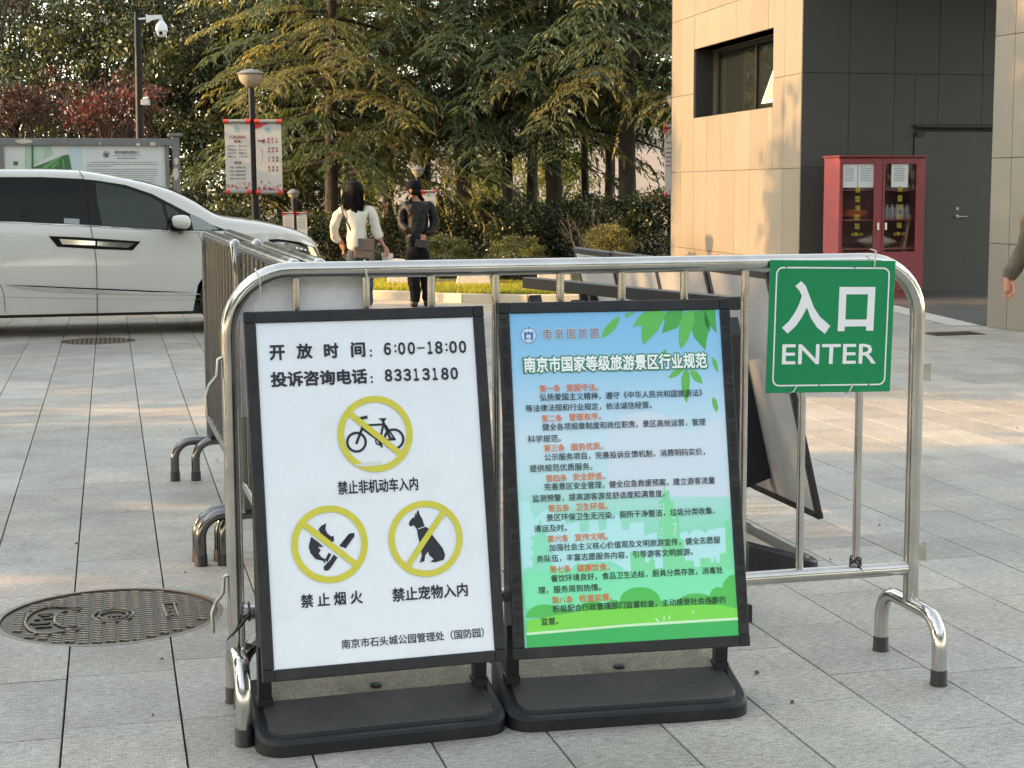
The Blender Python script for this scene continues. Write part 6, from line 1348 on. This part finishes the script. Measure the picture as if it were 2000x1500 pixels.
def branch_template(seed, L=3.0):
    R = np.random.default_rng(seed); B, D, N_, Ls, Ws = [], [], [], [], []
    ax = lambda t: np.array([t, .12 * math.sin(t * 1.4 + seed), .10 * t - .115 * t * t])
    t = .35; s = 1
    while t < L:
        q = t / L; lb = (.95 * (1 - q) ** .7 * min(1, q * 3 + .3) + .18) * R.uniform(.75, 1.15); ang = rad(R.uniform(38, 78)); base = ax(t) + R.normal(0, .02, 3); lb *= R.uniform(.55, 1.1)
        n = max(3, int(lb / .042)); u = np.linspace(.02, 1, n) * lb
        px = base[0] + u * math.cos(ang); py = base[1] + s * u * math.sin(ang); py = py + .05 * np.sin(u * 7 + t * 9); pz = base[2] + R.uniform(-.05, .12) * u - R.uniform(.35, 1.0) * u ** 2
        P = np.stack([px, py, pz], 1); T = np.gradient(P, axis=0); T = unit(T)
        for sd2 in (-1, 1):
            dd = unit(T * .75 + sd2 * np.array([[math.sin(ang), -s * math.cos(ang), 0]]) * R.uniform(.4, .8) + np.array([[0, 0, -.6]]) + R.normal(0, .30, (n, 3)))
            B.append(P); D.append(dd); N_.append(unit(np.cross(dd, np.array([[.2, .1, 1]]) + R.normal(0, .35, (n, 3))))); Ls.append(R.uniform(.045, .13, n) * (1.1 - .4 * np.linspace(0, 1, n))); Ws.append(np.full(n, .0125))
        B.append(P[-2:]); D.append(unit(T[-2:] + np.array([[0, 0, -.5]]))); N_.append(unit(np.cross(D[-1], R.normal(size=(2, 3))))); Ls.append(np.array([.13, .16])); Ws.append(np.array([.016, .016]))
        t += R.uniform(.03, .085); s = -s if R.random() < .85 else s
    v, _ = rhomb(np.concatenate(B), np.concatenate(D), np.concatenate(N_), np.concatenate(Ls), np.concatenate(Ws))
    return v
BT = [branch_template(40 + i) for i in range(7)]
def limb(mb, a, b, r0, r1, sag=0.0, n=5, sg=6, wob=.0):
    a, b = Vector(a), Vector(b); pts = [a.lerp(b, i / n) + Vector((rnd.uniform(-wob, wob), rnd.uniform(-wob, wob), -sag * math.sin(PI * i / n))) for i in range(n + 1)]
    mb.tube(pts, [r0 + (r1 - r0) * i / n for i in range(n + 1)], sg, cap=False)
def cedar(x, y, label, zlo=1.9, zhi=8.5, nb=46, Lmax=1.15, seed=0, gold=.35, tr=.16, lean=0.0, face=None):
    R = np.random.default_rng(seed + 500); t = thing('cedar_tree', (x, y, 0), label, 'tree', 0, 'cedars behind the kerb'); tk = MB()
    tk.tube([(x + lean * z_ + .04 * math.sin(z_ * .8 + seed), y, z_) for z_ in (-.1, .15, .8, 2, 4, 6, 8, 10)], [tr * 1.5, tr * 1.15, tr, tr * .92, tr * .8, tr * .6, tr * .4, .03], 12, cap=False)
    allv = []; mi = []
    for i in range(nb):
        q = (i / nb) ** .9; z = zlo + .7 + (zhi - zlo) * q; az = i * 2.399 + R.uniform(-.3, .3); sc = Lmax * (1.12 - .62 * q) * R.uniform(.75, 1.1)
        v = BT[R.integers(len(BT))].copy(); v *= sc; pitch = R.uniform(-.12, .16)
        c, s_ = math.cos(pitch), math.sin(pitch); v = np.stack([v[:, 0] * c - v[:, 2] * s_, v[:, 1], v[:, 0] * s_ + v[:, 2] * c], 1); v[:, 2] -= .035 * v[:, 0] ** 2
        c, s_ = math.cos(az), math.sin(az); v = np.stack([v[:, 0] * c - v[:, 1] * s_, v[:, 0] * s_ + v[:, 1] * c, v[:, 2]], 1)
        o = np.array([x + lean * z, y, z]); allv.append(v + o); mi.append(np.full(len(v) // 4, 1 if R.random() < gold else 0))
        e = 2.6 * sc; limb(tk, o, o + np.array([math.cos(az) * e, math.sin(az) * e, e * (.1 + math.tan(pitch)) - .115 * e * e / sc - .035 * e * e]), .035 * sc + .008, .006, -.12 * sc, 5, 5)
    tk.build('trunk', bark, t, world=True, smooth=70)
    V_ = np.concatenate(allv); fast('crown', V_, np.arange(len(V_)).reshape(-1, 4), [need, need2], t, np.concatenate(mi))
    return t
X_at = lambda px, Y: (px - 1000) / F * Y
ced = [(905, 33.5, 'cedar with the stout trunk standing right of the man in the cap', 1.9, 48, 1.15, .19), (992, 34.5, 'slimmer cedar next right of the stout trunk', 2.2, 42, 1.0, .13), (1083, 33.8, 'cedar with the dark trunk in the middle of the row', 2.1, 46, 1.1, .18),
       (1145, 36.5, 'thin leaning cedar behind the row', 2.6, 34, .95, .09), (1228, 32.8, 'cedar with thick trunk nearest the sunlit wall', 2.3, 50, 1.25, .19), (765, 35.5, 'cedar with the trunk behind the man in the cap', 1.7, 44, 1.1, .12), (655, 33.0, 'cedar whose golden branches hang over the woman', 1.2, 50, 1.15, .14),
       (560, 38.0, 'cedar at the left end of the row behind the lamp', .9, 44, 1.15, .13), (1340, 35.5, 'cedar partly hidden by the sunlit wall', 2.2, 44, 1.2, .17), (835, 39.5, 'cedar in the second row behind the stout trunk', 2.2, 40, 1.2, .14), (1040, 40.5, 'cedar in the second row behind the middle of the row', 2.6, 38, 1.2, .15), (1190, 41.5, 'cedar in the second row near the wall', 2.6, 38, 1.2, .14), (690, 41.5, 'cedar in the second row behind the woman', 1.2, 40, 1.2, .14)]
for i, (px, Y, lab, zlo, nb, Lm, tr_) in enumerate(ced):
    cedar(X_at(px, Y), Y, lab, zlo, 8.6, int(nb * 1.3), Lm, i * 13 + 1, .45 if px < 700 else .28, tr_)

def broadleaf(x, y, label, zlo, ztop_, rx, mats_, ncl, per, l, seed, name='broadleaf_tree', group='broadleaved trees behind the van', tr=.12, lean=(0, 0), ry=None, cr=.42, flat=.75, shell=.5, trunkm=None, cat='tree', nlimb=26):
    R = np.random.default_rng(seed); t = thing(name, (x, y, 0), label, cat, 0, group); ry = ry or rx
    u = unit(R.normal(size=(ncl, 3))) * (R.random((ncl, 1)) ** shell); zc = (zlo + ztop_) / 2; hz = (ztop_ - zlo) / 2
    C = np.stack([x + lean[0] + u[:, 0] * rx, y + lean[1] + u[:, 1] * ry, zc + u[:, 2] * hz], 1)
    rr = cr * (.6 + .8 * R.random(ncl)); v, q = leafcloud(C, rr, per, l, R, flat, .3)
    mi = np.repeat((R.random(ncl) < .3).astype(int), per) if len(mats_) > 1 else None
    fast('crown', v, q, mats_, t, mi)
    tk = MB(); top = Vector((x + lean[0] * .6, y + lean[1] * .6, zlo + (ztop_ - zlo) * .35)); limb(tk, (x, y, -.1), top, tr, tr * .6, 0, 6, 10, tr * .3)
    for i in R.choice(ncl, min(nlimb, ncl), replace=False):
        a = Vector((x, y, -.1)).lerp(top, R.uniform(.45, 1)); limb(tk, a, C[i], tr * .35, .008, R.uniform(-.3, .1), 4, 5, .04)
    tk.build('trunk', trunkm or bark, t, world=True, smooth=70); return t
LY = [leafd, leafm]
for i, (px, Y, lab, zlo, zt_, rx, ncl) in enumerate([(40, 37.5, 'dark green tree farthest left above the notice board', .5, 8.5, 2.6, 235), (210, 38.0, 'dark green tree behind the tall black pole', .4, 8.8, 2.6, 235), (330, 36.5, 'dark green tree with the leaning trunk right of the pole', 1.0, 8.0, 2.3, 230), (470, 37.0, 'dark green tree behind the banner lamp post', .5, 8.0, 2.2, 240), (400, 41.0, 'dark green tree in the second row behind the lamp', .3, 8.5, 2.5, 150), (120, 42.0, 'dark green tree in the second row left of the pole', .3, 8.5, 2.8, 150), (585, 38.5, 'thin crowned tree between the lamp and the cedars', 2.6, 8.5, 1.3, 170)]):
    broadleaf(X_at(px, Y), Y, lab, zlo, zt_, rx, LY, ncl, 85, .105, 90 + i, tr=.13, trunkm=bark)
broadleaf(X_at(20, 28), 28.0, 'dark purple brown tree in the top left corner', 4.4, 8, 1.4, [leafb], 130, 70, .09, 130, group=None, tr=.08, lean=(-.4, 0))
# red maple
def maple(x, y, label, cx_, cz__, rx, hz, seed, mats_, ncl):
    R = np.random.default_rng(seed); t = thing('maple_tree', (x, y, 0), label, 'tree', 0, 'red maples behind the notice board')
    u = unit(R.normal(size=(ncl, 3))) * (R.random((ncl, 1)) ** .5); C = np.stack([cx_ + u[:, 0] * rx, y + u[:, 1] * .8, cz__ + u[:, 2] * hz - .12 * np.abs(u[:, 0]) * rx * .4], 1)
    v, q = leafcloud(C, .34 * (.6 + .7 * R.random(ncl)), 55, .07, R, .22, .2); fast('crown', v, q, mats_, t, np.repeat((C[:, 0] > cx_ + rx * .35).astype(int) * (R.random(ncl) < .8), 60) if len(mats_) > 1 else None)
    tk = MB()
    for k in range(7):
        e = Vector((cx_ + rx * .8 * math.cos(k * .9 + .2), y + .3 * math.sin(k * 2), cz__ + hz * .3 * math.sin(k * 1.7) - .05)); limb(tk, (x + .05 * k - .1, y, 0), Vector((x, y, 1.1)).lerp(e, .35), .045, .028, 0, 4, 7, .03); limb(tk, Vector((x, y, 1.1)).lerp(e, .35), e, .028, .006, -.1, 4, 5, .04)
    for i in R.choice(ncl, 40, replace=False): limb(tk, Vector((x, y, 1.5)).lerp(Vector(C[i]), .4), C[i], .012, .003, -.05, 3, 4, .03)
    tk.build('trunk', bark, t, world=True, smooth=70)
maple(X_at(90, 25.2), 25.2, 'dark red maple over the left end of the notice board', X_at(70, 25.2), 2.85, 1.35, .5, 5, [leafr, leafr], 62)
maple(X_at(240, 24.4), 24.4, 'brighter red maple beside the tall black pole', X_at(235, 24.4), 2.7, .72, .60, 6, [leafr, leafrr], 46)

# shrubs below the trees
def shrub(x, y, rx, h, label, mats_, seed, ncl=60, per=60, l=.05, ry=None, name='shrub', group='shrubs under the trees', z0=0.05, cr=.16, twig=barkp):
    R = np.random.default_rng(seed); t = thing(name, (x, y, 0), label, 'shrub', 0, group); ry = ry or rx
    u = unit(R.normal(size=(ncl, 3)) + np.array([0, 0, .35])); u *= (R.random((ncl, 1)) ** .3); C = np.stack([x + u[:, 0] * rx, y + u[:, 1] * ry, z0 + h * .45 + u[:, 2] * h * .5], 1)
    v, q = leafcloud(C, cr * (.7 + .6 * R.random(ncl)), per, l, R, .8, 0); fast('foliage', v, q, mats_, t, np.repeat((R.random(ncl) < .3).astype(int), per) if len(mats_) > 1 else None)
    tk = MB()
    for k in range(7): limb(tk, (x + .03 * k - .1, y, 0), C[k * 5 % ncl], .014, .004, -.03, 3, 5, .02)
    tk.build('stems', twig, t, world=True, smooth=70)
hl2 = mat('clipped_hedge_leaves', (.075, .085, .030), .45, 0, transl=.3, tcol=(.22, .19, .04), island=.5)
for i, (px, py, Y, w_, h) in enumerate([(870, 535, 26.0, 105, .70), (1012, 535, 25.2, 120, .68), (1190, 520, 27.0, 105, .86), (860, 560, 24.9, 75, .38), (1003, 565, 24.2, 95, .42), (725, 560, 25.5, 70, .45)]):
    lab = ['low rounded bush behind the man, right of his legs', 'rounded clipped bush left of the grey backed stands', 'rounded clipped bush above the row of grey backed stands', 'small dark bush between the two pale blocks, left one', 'small dark bush on the sunlit verge between pale blocks', 'small dark bush on the verge behind the woman'][i]
    shrub(X_at(px, Y), Y, w_ / 2 / F * Y, h, lab, [hl2, leafy] if i < 3 else [leafd, hl2], 200 + i, 130, 55, .038, ry=.45, name='clipped_bush', group='clipped bushes on the verge', z0=.08, cr=.10)
us = [(-9.5, 30.5, 1.1, 1.5), (-7.4, 29.8, 1.1, 1.4), (-5.4, 30.8, 1.0, 1.2), (-3.9, 31.6, .9, 1.0), (-2.4, 32.8, .9, 1.1), (-.6, 33.2, .9, 1.35), (.35, 32.2, .8, 1.25), (1.2, 33.4, .8, 1.2), (2.0, 31.8, .9, 1.3), (3.0, 31.6, .9, 1.5), (-1.6, 36.0, 1.1, 1.3), (1.6, 36.5, 1.1, 1.4), (-4.6, 36.4, 1.3, 1.7), (-6.9, 35, 1.3, 1.9)]
ul = ['shrub far left under the dark trees', 'second shrub from the left under the dark trees', 'shrub behind the van bonnet', 'shrub behind the small distant lamp post', 'shrub between the man and the stout trunk', 'twiggy shrub right of the stout cedar trunk', 'reddish twiggy shrub in the middle of the cedars', 'shrub behind the bare stemmed bush', 'dark shrub left of the thick trunk', 'dark shrub beside the sunlit wall', 'far shrub behind the stout trunk', 'far shrub behind the thin leaning cedar', 'far tall shrub behind the woman', 'far tall shrub behind the banner lamp post']
for i, (x, y, r, h) in enumerate(us): shrub(x, y, r, h, ul[i], [leafd, leafm], 300 + i, 90, 60, .075, ry=.7, cr=.24)
# bare twiggy bush
t = thing('bare_bush', (X_at(1143, 31.0), 31.0, 0), 'bare pale stemmed bush among the cedar trunks', 'shrub'); tk = MB()
for k in range(10):
    a = rad(90 + rnd.uniform(-30, 30)); L_ = rnd.uniform(.7, 1.2); bx = X_at(1143, 31.0) + rnd.uniform(-.12, .12); e = Vector((bx + math.cos(a) * L_, 31 + rnd.uniform(-.2, .2), math.sin(a) * L_)); limb(tk, (bx, 31, 0), e, .013, .004, -.05, 4, 5, .03)
    for q in range(3): s_ = Vector((bx, 31, 0)).lerp(e, rnd.uniform(.45, .9)); limb(tk, s_, s_ + Vector((rnd.uniform(-.25, .25), 0, rnd.uniform(.1, .35))), .006, .002, 0, 2, 4)
tk.build('stems', barkp, t, world=True, smooth=70)
# pale stone blocks on the verge
blockm = mat('pale_carved_granite', (.40, .38, .34), .7, 0, 30, .18, bump=.5, bscale=14, dist=.02, dirt=(.26, .24, .2), dscale=6)
for i, (xa, xb, py, Y) in enumerate(((754, 822, 568, 23.3), (889, 962, 571, 22.9), (1045, 1120, 574, 22.6))):
    a = at(xa, py, Y); w_ = (xb - xa) / F * Y; mb = MB(); h = .40
    v8 = [(0, 0, 0), (w_, -.10, 0), (w_ * .98, .3, 0), (.02, .38, 0), (.07, .05, h), (w_ - .06, -.03, h * .95), (w_ - .07, .26, h * .95), (.09, .32, h)]
    mb.add([(a.x + p[0], a.y + p[1], .08 + p[2]) for p in v8], [(0, 3, 2, 1), (4, 5, 6, 7), (0, 1, 5, 4), (1, 2, 6, 5), (2, 3, 7, 6), (3, 0, 4, 7)]); o = mb.build('stone_block', blockm, bevel=.02)
    tag(o, ['pale stone block on the verge between the woman and the man', 'pale stone block on the verge right of the man', 'pale stone block on the verge nearest the grey backed stands'][i], 'stone block', 'pale stone blocks on the verge')
# sunny foliage and a pale wall far behind the trunks
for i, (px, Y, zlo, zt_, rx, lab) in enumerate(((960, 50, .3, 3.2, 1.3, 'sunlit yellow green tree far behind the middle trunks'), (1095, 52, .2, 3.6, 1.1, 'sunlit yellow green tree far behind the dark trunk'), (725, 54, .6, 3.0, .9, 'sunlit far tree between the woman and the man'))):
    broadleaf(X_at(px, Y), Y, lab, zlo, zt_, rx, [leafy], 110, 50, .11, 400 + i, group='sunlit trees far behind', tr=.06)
hb = MB(); hb.box((1.5, 66, 2.1), (26, .4, 4.2)); wob2 = thing('far_wall', (1.5, 66, 0), 'pale pinkish building wall far behind the cedar trunks', 'building'); hb.build('wall', mat('pale_pink_wall', (.50, .42, .38), .8, 0, 2, .1), wob2, world=True)
hb = MB(); hb.box((1.5, 65.9, 4.3), (26.6, .9, .25)); hb.build('roof', mat('far_roof', (.14, .12, .11), .7), wob2, world=True)
# far wood that reads as one mass
R_ = np.random.default_rng(77); nC = 560
C = np.stack([R_.uniform(-24, 12, nC), R_.uniform(46, 60, nC), 1.0 + 10 * R_.random(nC) ** .8], 1); kill = (C[:, 0] > -6) & (C[:, 0] < 6) & (C[:, 2] < 4.6); C = C[~kill]
v, q = leafcloud(C, .9 * (.6 + .7 * R_.random(len(C))), 34, .26, R_, .8, .2)
tag(fast('far_foliage', v, q, [leafd, leafm], None, np.repeat((R_.random(len(C)) < .4).astype(int), 34), kind='stuff'), 'mass of distant foliage behind the trees', 'foliage')
leafs = mat('shade_tree_leaves', (.035, .045, .022), .5, 0, transl=.1, tcol=(.06, .07, .02), island=.4)  # dark leaves so the added trees bounce less golden light
# unseen trees added left of the view to shade the forecourt
for i, (x, y, zlo, zt_, rx) in enumerate([(-12.5, 16.4, 0.2, 11.2, 2.5), (-12.8, 12.4, 0.2, 11.5, 2.6), (-12.5, 7.6, .1, 4.9, 2.3), (-13.5, 7.0, 6.0, 10.0, 1.5), (-12.5, 2.2, .2, 11.0, 2.8), (-12.5, -3.0, .2, 10.5, 3.0), (-17.5, 14.6, .5, 12.5, 2.9), (-17.5, 2.5, .5, 12, 3.4), (-14.5, 20.4, 6.3, 9.4, 1.1)]):
    broadleaf(x, y, ['full dark tree left of the forecourt, level with the van', 'full dark tree left of the forecourt, just nearer than the van', 'low dense tree left of the forecourt in the gap of its row', 'loose high crowned tree over the gap in the left row', 'full dark tree left of the forecourt, level with the sign stands', 'full dark tree left of the forecourt, behind the viewpoint', 'taller tree of the outer left row, farther one', 'taller tree of the outer left row, nearer one', 'small high crowned tree at the far end of the left row'][i], zlo, zt_, rx, [leafs], 210 if rx > 2 else 34, 55, .26, 500 + i, name='shade_tree', group='trees left of the forecourt', cr=.8, tr=.2, nlimb=12)

for i, (x, y) in enumerate([(-16, -9), (-9, -12), (-2, -13.5), (5, -12.5), (12, -11), (19, -8), (22, 0), (24, 8), (-21, -3)]):  # unseen trees added to cut sky light on faces turned this way
    broadleaf(x, y, ['%s dark tree of the row behind the viewpoint, counted from its left end' % w for w in ('second', 'third', 'fourth', 'fifth', 'sixth', 'seventh', 'eighth', 'last', 'first')][i], 1.0, 10.5, 4.2, [leafs], 230, 45, .32, 600 + i, name='shade_tree', group='trees behind the viewpoint', cr=1.0, tr=.22, nlimb=8)

# ---- fallen leaves on the paving
LEAFK = .65
fl_m = mat('dry_leaf', (.055, .040, .022), .8, 0, 40, .3)
for i, (px, py, s_) in enumerate(((1475, 1319, .055), (1543, 1376, .035), (602 / 4.167 + 0, 780 + 1183 / 4.167, .03), (365, 1121, .025), (1722, 1029, .03), (1710, 1112, .02), (350, 840, .02), (322, 1291, .03), (1620, 1096, .02), (426, 901, .03), (302, 1401, .016), (1985, 838, .03))):
    s_ *= LEAFK; p = G(px, py); a = rnd.uniform(0, 3.1); e = Vector((math.cos(a), math.sin(a), 0)); n = Vector((-e.y, e.x, 0)); w_ = s_ * .22; mb = MB()
    mb.add([tuple(p + Z * .003), tuple(p + e * s_ * .5 + n * w_ + Z * .009), tuple(p + e * s_ + Z * .003), tuple(p + e * s_ * .5 - n * w_ + Z * .004), tuple(p + e * s_ * .5 + Z * .012)], [(0, 4, 1), (1, 4, 2), (0, 3, 4), (3, 2, 4)])
    tag(mb.build('fallen_leaf', fl_m), ['largest dry leaf on the paving right of the poster stand base', 'small dry leaf right of the poster stand base, nearer the viewer'][i] if i < 2 else ['', '', 'tiny dry scrap on the slab left of the near side barrier feet', 'dry leaf scrap on the slab just beyond the large manhole cover', 'dry scrap on the paving seen between the post and last baluster of the barrier', 'dry speck on the paving just above the low rail at its right end', 'dry speck on the paving left of the farther barrier feet', 'dry leaf scrap on the joint just nearer than the large manhole cover', 'dry speck on the paving under the low rail near the last baluster', 'dry leaf scrap beside the farther pair of barrier feet', 'tiny dry speck on the large slab below the manhole cover', 'dry leaf scrap on the paving at the far right edge'][i], 'leaf', 'dry leaf scraps on the paving')

flush_text()
